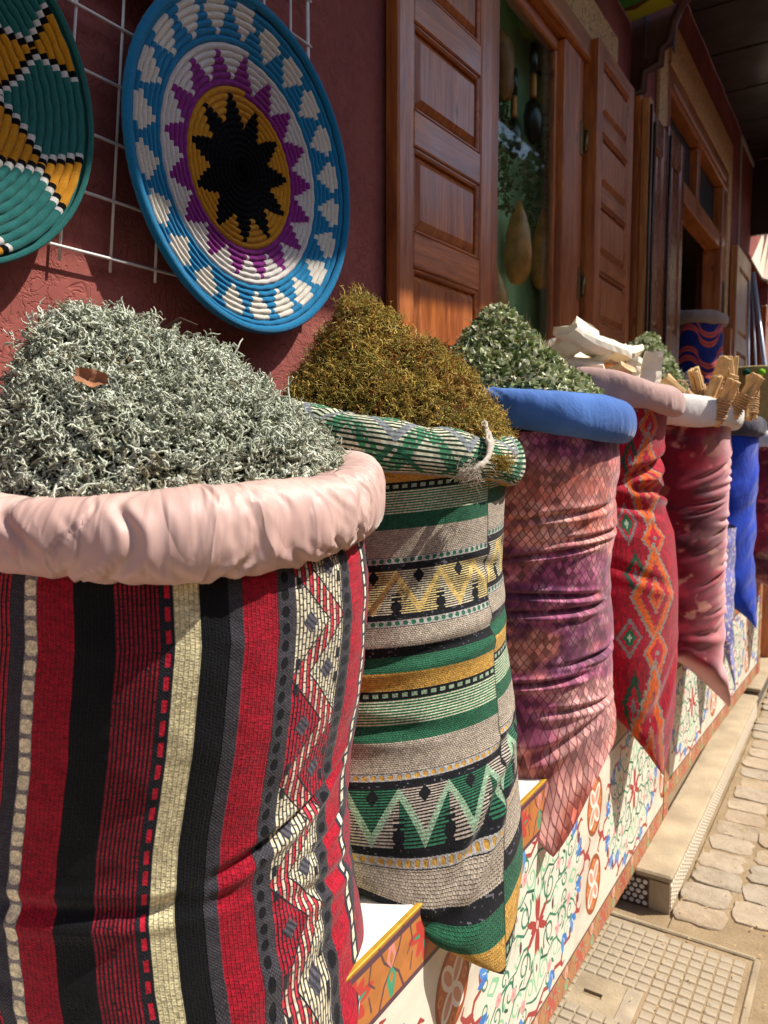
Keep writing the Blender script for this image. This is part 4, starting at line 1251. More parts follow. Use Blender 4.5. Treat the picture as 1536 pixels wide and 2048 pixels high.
def satin():
    m = NM('dusty pink satin', .52, .4)
    v = m.coord('Object'); a = m.noise(v, 7, 4, .55, .5)
    m.base(m.ramp(a, [(.3, srgb('b8948a')), (.5, srgb('c6a399')), (.7, srgb('cfb0a3'))]))
    # long soft creases running across the roll
    uvv = m.coord('UV', (1.5, .55, 1), (0, 0, .25))
    w1 = m.noise(uvv, 2.2, 3, .45, .9)
    rg_ = m.math('MINIMUM', m.math('MULTIPLY', m.math('ABSOLUTE', m.math('SUBTRACT', w1, .5)), 7.0), 1.0)
    w2 = m.noise(m.coord('UV', (4.2, .7, 1), (0, 0, -.2)), 2.0, 2, .4, .6)
    r2 = m.math('MINIMUM', m.math('MULTIPLY', m.math('ABSOLUTE', m.math('SUBTRACT', w2, .5)), 8.0), 1.0)
    m.bump(rg_, .5, .007); m.bump(r2, .28, .002)
    wv = m.n('ShaderNodeTexWave'); wv.inputs['Scale'].default_value = 380; wv.bands_direction = 'Z'; m.l(v, wv.inputs[0])
    m.bump(wv.outputs[1], .12, .0004); m.bump(m.noise(v, 900, 2), .2, .0004)
    m.b.inputs['Anisotropic'].default_value = .5; m.sheen(.35, .3, (1, .93, .9))
    return m.m
M_SATIN = satin()
rim('rolled_rim', (c1[0]+.001, c1[1]-.002), R1-.010, 1.052, .034, .036, M_SATIN, sk, tilt=(-.06, .09), nu=900, nv=60, wr=.0030, seed=4, gathers=110, gd=.0026, lumps=.008)
rgl = np.random.default_rng(77)
def H1(x, y):
    r = np.hypot(x, y)/.196
    # local camera-right coordinate a, depth b
    a = x*RIGHT[0]+y*RIGHT[1]; b = -x*RIGHT[1]+y*RIGHT[0]
    base = np.clip(1-r**2.6, 0, 1)**.75
    tilt_ = .05*b+.0*a
    h = base*(.142+.078*np.exp(-((a+.10)**2/.0060+(b-.01)**2/.014))+.016*np.exp(-((a-.03)**2+(b-.03)**2)/.004)-.03*np.exp(-((a-.13)**2)/.003))
    Pq = np.stack([x, y, 0*x], -1)
    h = h+base*(.018*nsin(Pq, 7, 81)+.014*nsin(Pq, 16, 82)+.005*nsin(Pq, 40, 83))
    return h+.22*y*.8-.08*x*.6
lichen_heap('lichen_heap', 'mound of curly grey green dried lichen filling the striped foreground sack', (c1[0], c1[1]), .196, 1.052, H1, 9600, rgl,
            ['6b6555', '868371', 'a5a792', 'b9bea8', 'c8cdb9', 'd8dbca', '9a967c', '7c6e56'], r=.0013, L=(.011, .028), curl=1.0, fk=1.7, up=.25, fup=.4, bias=lambda x, y: np.where(x*.5+y*-.86 > -.09, 1.0, .25))
# dead leaf and twigs on the lichen
def dead_leaf(px, py, dep_pt, s_, lab):
    nu, nv = 9, 7
    u = np.linspace(-1, 1, nu); v = np.linspace(-1, 1, nv); U, Vv = np.meshgrid(u, v)
    w = .62*(1-.5*np.abs(U)**2.2)*(1+.2*np.sin(U*7+.6)+.1*np.sin(U*17))
    X = U*s_; Y = Vv*w*s_; Z = .5*s_*(np.abs(Vv)*.8+U*U*.4)+.12*s_*np.sin(U*6+Vv*4)
    V = np.stack([X, Y, Z], -1).reshape(-1, 3)
    o = mesh_np('dead_leaf', np.concatenate([V, V-np.array([0, 0, .0006])]), np.concatenate([grid_faces(nu, nv), grid_faces(nu, nv)[:, ::-1]+nu*nv]), simple('brown dead leaf', '9c6b4c', .75, .3, .2, 90, .5, .001))
    o.location = tuple(dep_pt); o.rotation_euler = (math.radians(62), math.radians(14), math.radians(38))
    return tag(o, lab, 'leaf')
Hc = None
_pl = onx(190, 765, -.575)
dead_leaf(0, 0, (_pl[0]+.012, _pl[1]-.012, _pl[2]), .0135, 'small brown dead leaf lying on the grey lichen heap')
for k, (a_, b_) in enumerate((((330, 655), (395, 650)), ((300, 1000-160), (360, 835)))):
    A0 = onx(*a_, -.64); B0 = onx(*b_, -.60)
    Mx = (A0+B0)/2+np.array([0.01, -.01, .006])
    o = tube('twig', [A0, Mx, B0], [.0016, .0013, .0007], simple('dark twig', '4a3a2c', .8, .2, .2, 60), None, 5)
    tag(o, ('thin dark twig lying near the top of the lichen heap', 'thin dark twig caught in the middle of the lichen heap')[k], 'twig')

# ---------------- sack 2 : green, gold and beige banded ------------------------------
c2 = (-.610, .985); R2 = .172
PER2 = .263; Z2 = 1.10
def bands2():
    C = 2*PI*R2; w, h = 2160, 1052; Vh = 2*PER2
    X, Y = np.meshgrid(((np.arange(w)+.5)/w*C).astype(np.float32), ((np.arange(h)+.5)/h*Vh).astype(np.float32))
    D = Vh-Y                       # distance downwards
    us = cyl_u(984, 1350, c2, R2)*C
    D = D+.016*(X > us)+.085*(X-us)
    vn = vnoise(h, w, 260, 260)
    img = np.zeros((h, w, 3), np.float32); hg = np.full((h, w), .5, np.float32)
    img[:] = hexv('14161a')
    k = (D/PER2) % 2; half = k < 1; q = (D/PER2) % 1*855
    seq = [(0, 70, 'gold'), (70, 105, 'dash'), (105, 205, 'lines'), (205, 268, 'green'), (268, 385, 'beige'), (385, 415, 'dots'), (415, 440, 'black'), (440, 625, 'zig'), (625, 645, 'black'), (645, 675, 'dots'), (675, 755, 'beige'), (755, 793, 'black'), (793, 855, 'green')]
    row = .0024; pit = .0034
    r_ = np.floor(D/row); fx = np.abs(((X/pit)+.5*(r_ % 2)) % 1-.5)*2; fy = np.abs((D/row) % 1-.5)*2
    weave = (1-.8*np.maximum(sst(fy, .70, 1), .8*sst(fx, .75, 1)))
    G, BE, GO, BK, CR_ = hexv('2a6548'), hexv('b9ab98'), hexv('c89a48'), hexv('17181c'), hexv('cdc8ac')
    for a, b, kd in seq:
        m = ((q >= a) & (q < b)).astype(np.float32)
        if kd == 'gold': lay(img, m, GO); img *= (1-m*(1-weave)*.35)[..., None]; hg = hg*(1-m)+m*(.4+.4*weave)
        elif kd == 'green': lay(img, m, G); img *= (1-m*(1-weave)*.5)[..., None]; hg = hg*(1-m)+m*weave
        elif kd == 'beige': lay(img, m, BE); img *= (1-m*(1-weave)*.6)[..., None]; hg = hg*(1-m)+m*weave
        elif kd == 'black': lay(img, m, BK); sp = m*(vn > .86); lay(img, sp*.6, hexv('8a8790')); hg = hg*(1-m)+m*.3
        elif kd == 'lines':
            f = np.abs(((q-a)/(b-a)*9) % 1-.5)*2; col = np.where((f > .5)[..., None], hexv('2a7650'), CR_)
            img[:] = img*(1-m[..., None])+col*m[..., None]; hg = hg*(1-m)+m*(.35+.6*(1-sst(f, .3, .8)))
        elif kd == 'dash':
            lay(img, m, BK); d = m*(np.abs((X/.0125) % 1-.5) < .30)*(np.abs(q-(a+b)/2) < 8); lay(img, d, hexv('8fa98a')); hg = hg*(1-m)+m*(.2+.7*d)
        elif kd == 'dots':
            lay(img, m, hexv('aaa6a0')); lay(img, m*(np.abs(q-(a+b)/2) > 13), BK)
            d = m*((np.abs(((X/.0105) % 1-.5)*2/.58)**2.3+np.abs((q-(a+b)/2)/9)**2.3) < 1)
            cc = np.where(half[..., None], GO*.95, G); img[:] = img*(1-d[..., None])+cc*d[..., None]; hg = hg*(1-m)+m*(.25+.7*d)
        else:
            p = (q-a)/(b-a); per = .062
            tz = tri(X/per)*.8+.1; d = p-tz
            rp = np.abs((q/9.6) % 1-.5)*2; bead = 1-sst(rp, .45, .8)
            cyc = (X/per)
            up = d < 0
            c0 = np.where(half[..., None], G*1.1, hexv('d2bd80')); c1_ = np.where(half[..., None], hexv('b5a898'), hexv('cdc4a6'))
            alt = ((np.floor(cyc) % 2) == 0)
            col = np.where((up ^ alt)[..., None], c0, c1_)
            zz = np.abs(d) < .115
            zc_ = np.where(half[..., None], hexv('8fa98c'), hexv('c7ab66'))
            ph = cyc % 1
            mot = ((np.abs(p-.16)/.17+np.abs(ph-.5)/.13 < 1) | (np.abs(p-.84)/.17+np.abs(ph-.0)/.13 < 1) | (np.abs(p-.84)/.17+np.abs(ph-1.)/.13 < 1))
            mot |= ((np.abs(np.abs(ph-.5)-.5) < .10) & (p > .55) & (np.sin(p*60) > .3))
            vis = m*(bead*(~mot) & True if False else bead*(1-mot.astype(np.float32)))*(1-(vn > .97))
            lay(img, m, BK)
            img[:] = img*(1-vis[..., None])+col*vis[..., None]
            zm = m*zz.astype(np.float32)*(.75+.25*weave)
            img[:] = img*(1-zm[..., None])+zc_*zm[..., None]
            hg = hg*(1-m)+m*np.maximum(.15+.8*vis, .7*zz)
    vf = vnoise(h, w, 526, 1080); img *= (.74+.22*vn+.3*vf)[..., None]; hg = np.clip(hg+.25*(vf-.5), 0, 1)
    seam = np.exp(-((X-us)/.0012)**2); img *= (1-.5*seam)[..., None]; hg *= (1-.7*seam)
    return new_image('banded weave', img, hg)
IM2 = bands2()
M_S2 = fabric_mat('green gold beige banded weave', IM2, .85, .85, .0016, .1, .2)
s2t = thing('herb_sack', 'green sack banded with beige, gold and zigzags, heaped with golden brown moss', 'sack', (c2[0], c2[1], .546), 'cloth sacks of herbs standing on the display tables')
S2 = Sack(c2, R2, math.radians(-6), 1.09, .538, .186, .415, k0=.88, rad=[(0, .97), (.1, .96), (.3, .965), (.5, 1.0), (.75, 1.05), (1, 1.10)], tp=1.8,
          bend=[(0, 0, 0), (.3, .0, -.006), (.7, .026, -.042), (1, .046, -.076)])
# texture phase: the gold band starts at z=.83
off2 = (1.09-.83)/(2*PER2)
def disp2(A, T, P):
    a0 = math.radians(-50)
    d = creases_disp(A, T, [(a0+.4, .44, .8, -.05, .006, .020), (a0+.75, .27, .35, .04, .004, .018), (a0-.2, .62, .5, .0, .004, .02), (a0+.9, .70, .3, -.1, .006, .02), (a0+.55, .83, .35, -.22, .009, .022), (a0+.2, .93, .35, -.1, .008, .018)])
    return d+.004*nsin(P, 4, 31)+.0014*nsin(P, 12, 32)
sack_body('cloth', S2, 380, 260, M_S2, s2t, disp2, 2*PER2)
# shift v so the bands line up
me = s2t.children[0].data; uvl = me.uv_layers[0].data; bufu = np.zeros(len(uvl)*2, np.float32); uvl.foreach_get('uv', bufu); bufu[1::2] += off2; uvl.foreach_set('uv', bufu)
def rimtex2():
    w, h = 1600, 400
    X, Y = np.meshgrid((np.arange(w)+.5)/w, (np.arange(h)+.5)/h)
    X = X.astype(np.float32); Y = Y.astype(np.float32); img = np.zeros((h, w, 3), np.float32)
    f = np.abs((Y*34) % 1-.5)*2; ln = 1-sst(f, .45, .65)
    img[:] = hexv('14301f'); lay(img, ln, hexv('cfcdb2'))
    vn = vnoise(h, w, 60, 300)
    g = ((np.abs(tri(X*9+.1)-((Y*3.0) % 1)) < .22)*sst(vn, .2, .5)); lay(img, g*ln*.9, hexv('2b7a52'))
    zz = np.abs(tri(X*9)*.55+.1-((Y*2.0) % 1)) < .07; lay(img, zz.astype(np.float32), hexv('7f8487'))
    zz2 = np.abs(tri(X*9+.5)*.5+.55-((Y*2.0) % 1)) < .05; lay(img, zz2*.8, hexv('1f5c40'))
    for a, b, c in ((.24, .31, 'c08a35'), (.31, .335, '9a98a0'), (.2, .24, '15161a')):
        m = ((Y > a) & (Y < b)).astype(np.float32); lay(img, m, hexv(c))
        if c == 'c08a35': lay(img, m*(((X*70) % 1) < .42)*((np.abs(Y-.275)) < .02), hexv('8d8a92'))
    hg = .3+.6*ln
    img *= (.85+.3*vn)[..., None]
    return new_image('banded weave rim', img, hg)
M_R2 = fabric_mat('striped green cream weave', rimtex2(), .85, .8, .0014, .1, .2)
rim('rolled_rim', (c2[0]-.002, c2[1]-.002), R2-.006, 1.112, .029, .034, M_R2, s2t, tilt=(-.15, -.05), nu=460, nv=40, wr=.0045, seed=12, gathers=34, gd=.0035, lumps=.012, wf=6, uvs=(1.3, 1))
def lumps(x, y, sd, f=9, amp=.012):
    P = np.stack([x, y, 0*x+.3], -1); return amp*nsin(P, f, sd)+amp*.6*nsin(P, f*2.3, sd+1)
def H2(x, y):
    a = x*RIGHT[0]+y*RIGHT[1]; b = y*RIGHT[0]-x*RIGHT[1]; e = np.clip(1-(np.hypot(x, y)/.168)**2.6, 0, 1)**.6
    return e*(.112+.092*np.exp(-((a+.045)**2/.0036+(b-.02)**2/.006))+.030*np.exp(-((a-.07)**2/.0022+b**2/.006))+.016*np.exp(-((a+.11)**2+b**2)/.002)+lumps(x, y, 91, 9, .020))-.10*x
lichen_heap('moss_heap', 'mound of golden brown dried moss filling the green banded sack', c2, .166, 1.115, H2, 7600, np.random.default_rng(5),
            ['6b5228', '8a6d32', 'ad8f45', 'c6aa58', '8f8440', '96642f', 'd8c070', '5a4322'], r=.0008, L=(.010, .026), curl=.5, fk=1.6, cat='dried moss', dark='4a3818', up=.45, fup=.7,
            bias=lambda x, y: np.where(x*.5+y*-.86 > -.08, 1.0, .2))
# twine bow tied over the rim
M_TWINE = simple('frayed grey cloth strip', 'b5aa9b', .85, .2, .2, 120, .6, .001)
tw = thing('cloth_strip', 'knotted frayed off-white cloth strip tied over the green sack rim', 'cloth strip', (-.5, .95, 1.1))
rt = np.random.default_rng(3)
def pr_(px, py, x): return onx(px, py, x)
for k in range(4):
    pts = []
    for px, py, xx in ((962, 848, -.452), (972, 858, -.438), (982, 876, -.428), (984, 896, -.422), (976, 916, -.419), (960, 932, -.420), (940, 944, -.426), (920, 946+k*4, -.436)):
        p = onx(px+rt.normal(0, 3.0), py+rt.normal(0, 2.2), xx); pts.append(p)
    pts = np.array(pts); tt = np.linspace(0, len(pts)-1, 26); fine = np.stack([np.interp(tt, range(len(pts)), pts[:, i]) for i in range(3)], -1)
    fine += .0010*np.sin(tt*3+k*1.7)[:, None]*np.array([.4, .5, .6])
    tube('strand', fine, .0028*(1+.25*np.sin(tt*5+k)), M_TWINE, tw, 7)
V, Fk = tubes_mesh(strands(np.tile(onx(940, 944, -.422), (150, 1))+rt.normal(0, .006, (150, 3)), np.tile([0.5, -.6, -.5], (150, 1)), rt.uniform(.008, .022, 150), 5, 1, .35, rt, up=.8, grav=.1), np.full(150, .0004), .5, 3)
mesh_np('fringe', V, Fk, M_TWINE, tw)
V, Fk = tubes_mesh(strands(np.tile(onx(1002, 925, -.408), (260, 1))+rt.normal(0, .006, (260, 3)), np.tile([0.3, -.3, -.4], (260, 1)), rt.uniform(.006, .018, 260), 5, 1, .5, rt, up=.8), np.full(260, .0005), .5, 3)
o = mesh_np('moss_tuft', V, Fk, simple('loose moss', '9a8038', .85, .2, .3, 200)); tag(o, 'little tuft of moss stuck to the knotted strip on the green sack', 'moss')

# ---------------- sack 3 : rose and purple velvet with scale print --------------------
c3 = (-.560, 1.350); R3 = .184
def scales3():
    C = 2*PI*R3; w, h = 1536, 1024; Vh = .70
    X, Y = np.meshgrid(((np.arange(w)+.5)/w*C).astype(np.float32), ((np.arange(h)+.5)/h*Vh).astype(np.float32))
    n1 = fbm2(h, w, 6, 5, 5); n2 = fbm2(h, w, 9, 7, 4); n3 = fbm2(h, w, 40, 50, 3)
    img = np.zeros((h, w, 3), np.float32); img[:] = hexv('c4776a')
    lay(img, sst(n1, .50, .66)*.85, hexv('8a3f6c')); lay(img, sst(n2, .52, .64)*.8, hexv('cf9a90')); lay(img, sst(1-n1, .54, .66)*.7, hexv('b9523a'))
    lay(img, sst(1-n2, .58, .70)*.75, hexv('54264c'))
    wx = X+.007*(n3-.5)+.02*(n1-.5); wy = Y+.007*(n3-.5)+.02*(n2-.5)
    a = (wx*.95+wy*.75)/.0135; b = (wx*.95-wy*.75)/.0135
    fa, fb = np.abs(a % 1-.5)*2, np.abs(b % 1-.5)*2
    ln = np.maximum(sst(fa, .78, .95), sst(fb, .78, .95))
    rnd = vnoise(h, w, 1, 1)*0
    cell = np.sin(np.floor(a)*12.9+np.floor(b)*78.2)*43758.5; cell = cell-np.floor(cell)
    img *= (.70+.55*cell)[..., None]*(.8+.4*n3)[..., None]
    img = img*(1-(ln*(.05+.25*sst(n3, .35, .6)))[..., None])
    lay(img, ln*.55*sst(n2, .3, .6), hexv('6d2c38'))
    lay(img, (1-ln)*sst(n3, .45, .75)*.4, hexv('e8bfae'))
    hg = .6-.25*ln
    return new_image('scale print', img, hg)
def velvet(name, im, sheen=.8, tint=(1, .8, .85), bump=.25, sheencol='e8b4b4', rimf=.45, rimp=1.5, **k):
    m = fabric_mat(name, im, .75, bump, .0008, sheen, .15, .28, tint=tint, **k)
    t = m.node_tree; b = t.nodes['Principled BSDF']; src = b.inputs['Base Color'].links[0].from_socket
    lw = t.nodes.new('ShaderNodeLayerWeight'); lw.inputs[0].default_value = .5  # velvet sheen painted in: paler base colour at grazing angles
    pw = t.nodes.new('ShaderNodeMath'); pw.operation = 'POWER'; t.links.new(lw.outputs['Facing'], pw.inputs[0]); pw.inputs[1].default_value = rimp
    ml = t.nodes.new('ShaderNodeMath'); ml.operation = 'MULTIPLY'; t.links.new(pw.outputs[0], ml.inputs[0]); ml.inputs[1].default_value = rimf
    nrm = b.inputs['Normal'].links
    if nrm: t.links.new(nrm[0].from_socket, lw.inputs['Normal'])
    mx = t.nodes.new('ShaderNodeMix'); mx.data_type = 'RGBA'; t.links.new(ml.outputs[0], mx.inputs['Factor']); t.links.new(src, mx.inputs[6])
    mx.inputs[7].default_value = (*srgb(sheencol), 1); t.links.new(mx.outputs[2], b.inputs['Base Color'])
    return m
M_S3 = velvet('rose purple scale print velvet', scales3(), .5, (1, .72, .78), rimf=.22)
s3t = thing('herb_sack', 'rose and purple scale print velvet sack with a rolled blue rim', 'sack', (c3[0], c3[1], .546), 'cloth sacks of herbs standing on the display tables')
S3 = Sack(c3, R3, math.radians(-50), 1.13, .545, .215, .425, k0=.90, rad=[(0, .97), (.12, .98), (.3, .955), (.5, .93), (.62, .94), (.8, .98), (1, 1.0)], tp=5)
rg3 = np.random.default_rng(8)
cre3 = []
for t_, d_ in ((.235, .007), (.30, .009), (.345, .010), (.47, .012), (.515, .013), (.66, .009), (.72, .012), (.80, .007), (.86, .010)):
    cre3.append((math.radians(-30)+rg3.uniform(-.4, .4), t_, rg3.uniform(.4, .75), rg3.uniform(-.06, .03), d_, rg3.uniform(.007, .012)))
def disp3(A, T, P): return creases_disp(A, T, cre3)+.0050*nsin(P*np.array([1, 1, 1.8]), 4, 41)+.0014*nsin(P*np.array([1, 1, 2.0]), 12, 42)
sack_body('cloth', S3, 300, 280, M_S3, s3t, disp3, .70)
def cloth_plain(name, col, col2=None, rough=.85, sheen=.2, bump=.3, sc=900):
    m = NM(name, rough, .2); v = m.coord()
    a = m.noise(v, 8, 4)
    c = m.ramp(a, [(.3, tuple(x*.85 for x in srgb(col))), (.7, srgb(col2 or col))])
    m.base(c); m.bump(m.noise(v, sc, 2), bump, .0006); m.bump(m.noise(m.coord('Object', (1, 1, .6)), 22, 4, .6, 1.2), .6, .006); m.sheen(sheen, .4); return m.m
rim('rolled_rim', (c3[0]+.001, c3[1]), R3-.006, 1.168, .030, .034, cloth_plain('blue cotton', '3c5fa0', '4f78bd'), s3t, tilt=(-.10, -.03), nu=420, nv=40, wr=.0050, seed=23, gathers=14, gd=.0035, lumps=.02, wf=3, fine=.4)
def H3(x, y):
    a = x*RIGHT[0]+y*RIGHT[1]; b = y*RIGHT[0]-x*RIGHT[1]; e = np.clip(1-(np.hypot(x, y)/.172)**2.4, 0, 1)**.6
    return e*(.110+.095*np.exp(-((a+.055)**2/.0042+b**2/.006))+lumps(x, y, 95, 8, .018))-.10*x-.35*np.maximum(a-.02, 0)*e
leaf_heap('leaf_heap', 'mound of pale green dried leaves filling the blue rimmed sack', c3, .170, 1.165, H3, 12500, np.random.default_rng(6),
          ['6f7f48', '96a46c', 'bcc496', 'd6d9b8', '849058', 'e4e3c8', '55643a', 'c9c9a2'], L=(.008, .017), W=.0042, stems=420, bias=lambda x, y: np.where(x*.5+y*-.86 > -.08, 1.0, .25))

# ---------------- sack 4 : red kilim with orange diamonds ------------------------------
c4 = (-.530, 1.730); R4 = .176
def kilim4():
    C = 2*PI*R4; w, h = 1280, 896; Vh = .72
    X, Y = np.meshgrid(((np.arange(w)+.5)/w*C).astype(np.float32), ((np.arange(h)+.5)/h*Vh).astype(np.float32))
    Dn = Vh-Y
    vn = vnoise(h, w, 220, 320); img = np.zeros((h, w, 3), np.float32); img[:] = hexv('a00e26')
    img *= (.8+.35*vnoise(h, w, 60, 400))[..., None]
    ux = lambda px, py: cyl_u(px, py, c4, R4)*C
    xa = ux(1306, 1250); xb = ux(1266, 1250); wa = (ux(1347, 1250)-ux(1264, 1250))/2
    step = .0035
    Xq = np.floor(X/step)*step; Dq = np.floor(Dn/step)*step
    def dia(cx, cz, a, b, levels):
        q = np.abs(Xq-cx)/a+np.abs(Dq-cz)/b
        jag = .05*((np.floor(Dn/.006) % 2) == 0)
        for lim, col in levels: lay(img, ((q+jag) < lim).astype(np.float32), hexv(col))
    P = .236
    for k in range(-1, 4):
        z0 = .155+k*P
        dia(xa, z0, wa*.80, .104, [(1.12, '8d8378'), (1.0, 'd05a1c'), (.74, '8b5a48'), (.70, 'a50f28'), (.42, '8d8378'), (.36, 'd05a1c'), (.16, 'b3122c')])
        dia(xa+.006, z0+P/2, wa*.48, .040, [(1.15, '8d8378'), (1.0, 'd05a1c'), (.66, 'b3122c'), (.2, '8d8378')])
        dia(xb-.012, z0+.085, .030, .044, [(1.0, '7a7270'), (.75, 'b3122c'), (.55, '1f5d3a'), (.22, '9fb09a')])
        dia(xb+.002, z0+.190, .026, .050, [(1.0, '2a4a35'), (.6, 'b3122c'), (.3, '7a7270')])
        for x_ in (xa+.18, xa+.40, xa-.35): dia(x_, z0, .05, .10, [(1.08, '8d8378'), (1.0, 'd9601c'), (.66, 'b3122c'), (.3, 'd9601c')])
    img *= (.85+.3*vn)[..., None]
    rib = .5+.5*np.sin(X/.0028*2*PI)
    return new_image('kilim', img, .4+.4*rib)
M_S4 = fabric_mat('red kilim with orange diamonds', kilim4(), .85, .6, .0014, .25, .2)
s4t = thing('herb_sack', 'crimson kilim sack with orange diamond column, dusty pink rim and pale slabs', 'sack', (c4[0], c4[1], .546), 'cloth sacks of herbs standing on the display tables')
S4 = Sack(c4, R4, math.radians(-8), 1.19, .545, .172, .388, k0=.89, rad=[(0, .84), (.08, .83), (.2, .78), (.27, .80), (.33, .84), (.42, .95), (.6, 1.02), (.8, 1.04), (1, 1.0)], tp=3)
def disp4(A, T, P):
    a0 = math.radians(-20)
    return creases_disp(A, T, [(a0, .20, .9, -.06, .016, .020), (a0+.2, .275, .8, .03, .013, .018), (a0-.3, .33, .5, .05, .005, .016), (a0, .88, .6, -.15, .007, .02), (a0-.3, .55, .5, .1, .004, .02)])+.004*nsin(P, 4, 51)
sack_body('cloth', S4, 200, 230, M_S4, s4t, disp4, .72)
rim('rolled_rim', (c4[0], c4[1]), R4*.86, 1.238, .026, .030, cloth_plain('dusty pink cloth', 'b3918a', 'c9a79e'), s4t, tilt=(-.22, -.04), nu=240, nv=28, wr=.004, seed=33, gathers=16, gd=.003, lumps=.015)
# pale slabs heaped in it
def slab(size, seed):
    """split bark: a curved angular plate with ragged ends"""
    rg = np.random.default_rng(seed)
    nz_, prof = 13, np.array([(-1, -.55), (-.96, -1), (-.3, -.75), (.35, -1.0), (.97, -.8), (1, -.1), (.9, .75), (.2, 1.0), (-.5, .8), (-.97, .6)])
    V = []
    for j in range(nz_):
        t = -1+2*j/(nz_-1); w = size[0]*(1+.16*math.sin(2.3*t+seed)+rg.normal(0, .035)); th = size[1]*(1+.2*math.cos(3*t+seed*2)+rg.normal(0, .04))
        for (x, y) in prof:
            zz = t*size[2]*(1+(.10*rg.random() if abs(t) > .9 else 0))
            V.append((x*w+rg.normal(0, .0006), y*th+.35*size[1]*x*x*1.5+rg.normal(0, .0006)+.18*size[1]*math.sin(t*3+seed), zz))
    n = len(prof)
    return np.array(V), [grid_faces(n, nz_, True), np.array([list(range(n))[::-1], [(nz_-1)*n+i for i in range(n)]])]
M_SLAB = simple('creamy dry bark', 'efe5cf', .7, .3, .10, 30, .5, .0015, bscale=90)
M_SLABT = simple('creamy dry bark tan', 'cdb187', .7, .3, .14, 30, .5, .0015, bscale=90)
slabs = [((1183, 692), -.60, 1.62, (.034, .020, .085), (math.radians(75), math.radians(0), math.radians(-22)), 'long cream bark slab lying across the top of the pile'),
         ((1140, 690), -.62, 1.60, (.030, .024, .050), (math.radians(60), .5, .9), 'crumpled cream slab at the left end of the pile'),
         ((1165, 725), -.60, 1.66, (.040, .018, .060), (math.radians(110), .2, .4), 'broad pale slab under the crumpled one'),
         ((1235, 712), -.60, 1.7, (.030, .016, .060), (math.radians(100), -.3, -.4), 'pale slab on the right slope of the pile'),
         ((1303, 748), -.44, 1.72, (.019, .012, .044), (math.radians(6), math.radians(3), .5), 'short plank-like slab standing upright at the rim'),
         ((1262, 745), -.50, 1.72, (.018, .014, .034), (math.radians(-20), .3, .2), 'small rounded slab beside the upright one'),
         ((1225, 752), -.52, 1.66, (.030, .014, .040), (math.radians(70), .2, 1.2), 'yellowish slab tucked behind the pink rim'),
         ((1195, 765), -.58, 1.62, (.034, .014, .045), (math.radians(95), .1, .2), 'flat slab at the foot of the pile by the green leaves')]
for k, ((px, py), xx, yy_, sz, rot, lab) in enumerate(slabs):
    V, F = slab((sz[0], sz[1]*.68, sz[2]), 60+k); P = ony(px, py, yy_)
    o = mesh_np('bark_slab', V, F, M_SLAB if k not in (6,) else M_SLABT, smooth=False); o.location = tuple(P); o.rotation_euler = rot
    tag(o, lab, 'bark slab', 'pale slabs in the crimson sack')

# ---------------- sack 5 : burgundy floral velvet --------------------------------------
c5 = (-.510, 2.180); R5 = .198
def floral5():
    w, h = 1024, 768
    img = np.zeros((h, w, 3), np.float32); img[:] = hexv('6b1626')
    n1 = fbm2(h, w, 7, 10, 4); n2 = fbm2(h, w, 11, 15, 4); n3 = fbm2(h, w, 30, 40, 3)
    lay(img, sst(n1, .5, .62)*.8, hexv('962232')); lay(img, sst(n2, .60, .68)*sst(n3, .4, .6)*.85, hexv('b08068')); lay(img, sst(1-n1, .56, .68)*.75, hexv('3a1420')); lay(img, sst(1-n2, .64, .72)*.6, hexv('8b6a45'))
    return new_image('floral velvet', img, .5+.2*n3)
M_S5 = velvet('burgundy floral velvet', floral5(), .35, (1, .62, .66), .3, sheencol='eab8ba', rimf=1.25, rimp=2.6)
s5t = thing('herb_sack', 'burgundy floral velvet sack with white rim holding tied stick bundles', 'sack', (c5[0], c5[1], .556), 'cloth sacks of herbs standing on the display tables')
S5 = Sack(c5, R5, math.radians(35), 1.17, .54, .235, .375, k0=.90, rad=[(0, .97), (.2, .97), (.5, .95), (.7, .96), (.9, .97), (1, 1)], tp=1.6)
cre5 = []
for k in range(16): cre5.append((math.radians(-28)+rg3.uniform(-.2, .7), .18+.045*k+rg3.uniform(-.01, .01), rg3.uniform(.25, .5), rg3.uniform(-.1, .0), rg3.uniform(.004, .009), rg3.uniform(.008, .014)))
sack_body('cloth', S5, 200, 230, M_S5, s5t, lambda A, T, P: creases_disp(A, T, cre5)+.004*nsin(P*np.array([1, 1, 2]), 5, 61), .61)
rim('rolled_rim', c5, R5-.004, 1.205, .030, .038, cloth_plain('off white cotton', 'd2ccc4', 'e2ddd6', sheen=.1), s5t, tilt=(-.08, -.02), nu=260, nv=30, wr=.005, seed=43, gathers=22, gd=.004, lumps=.012)
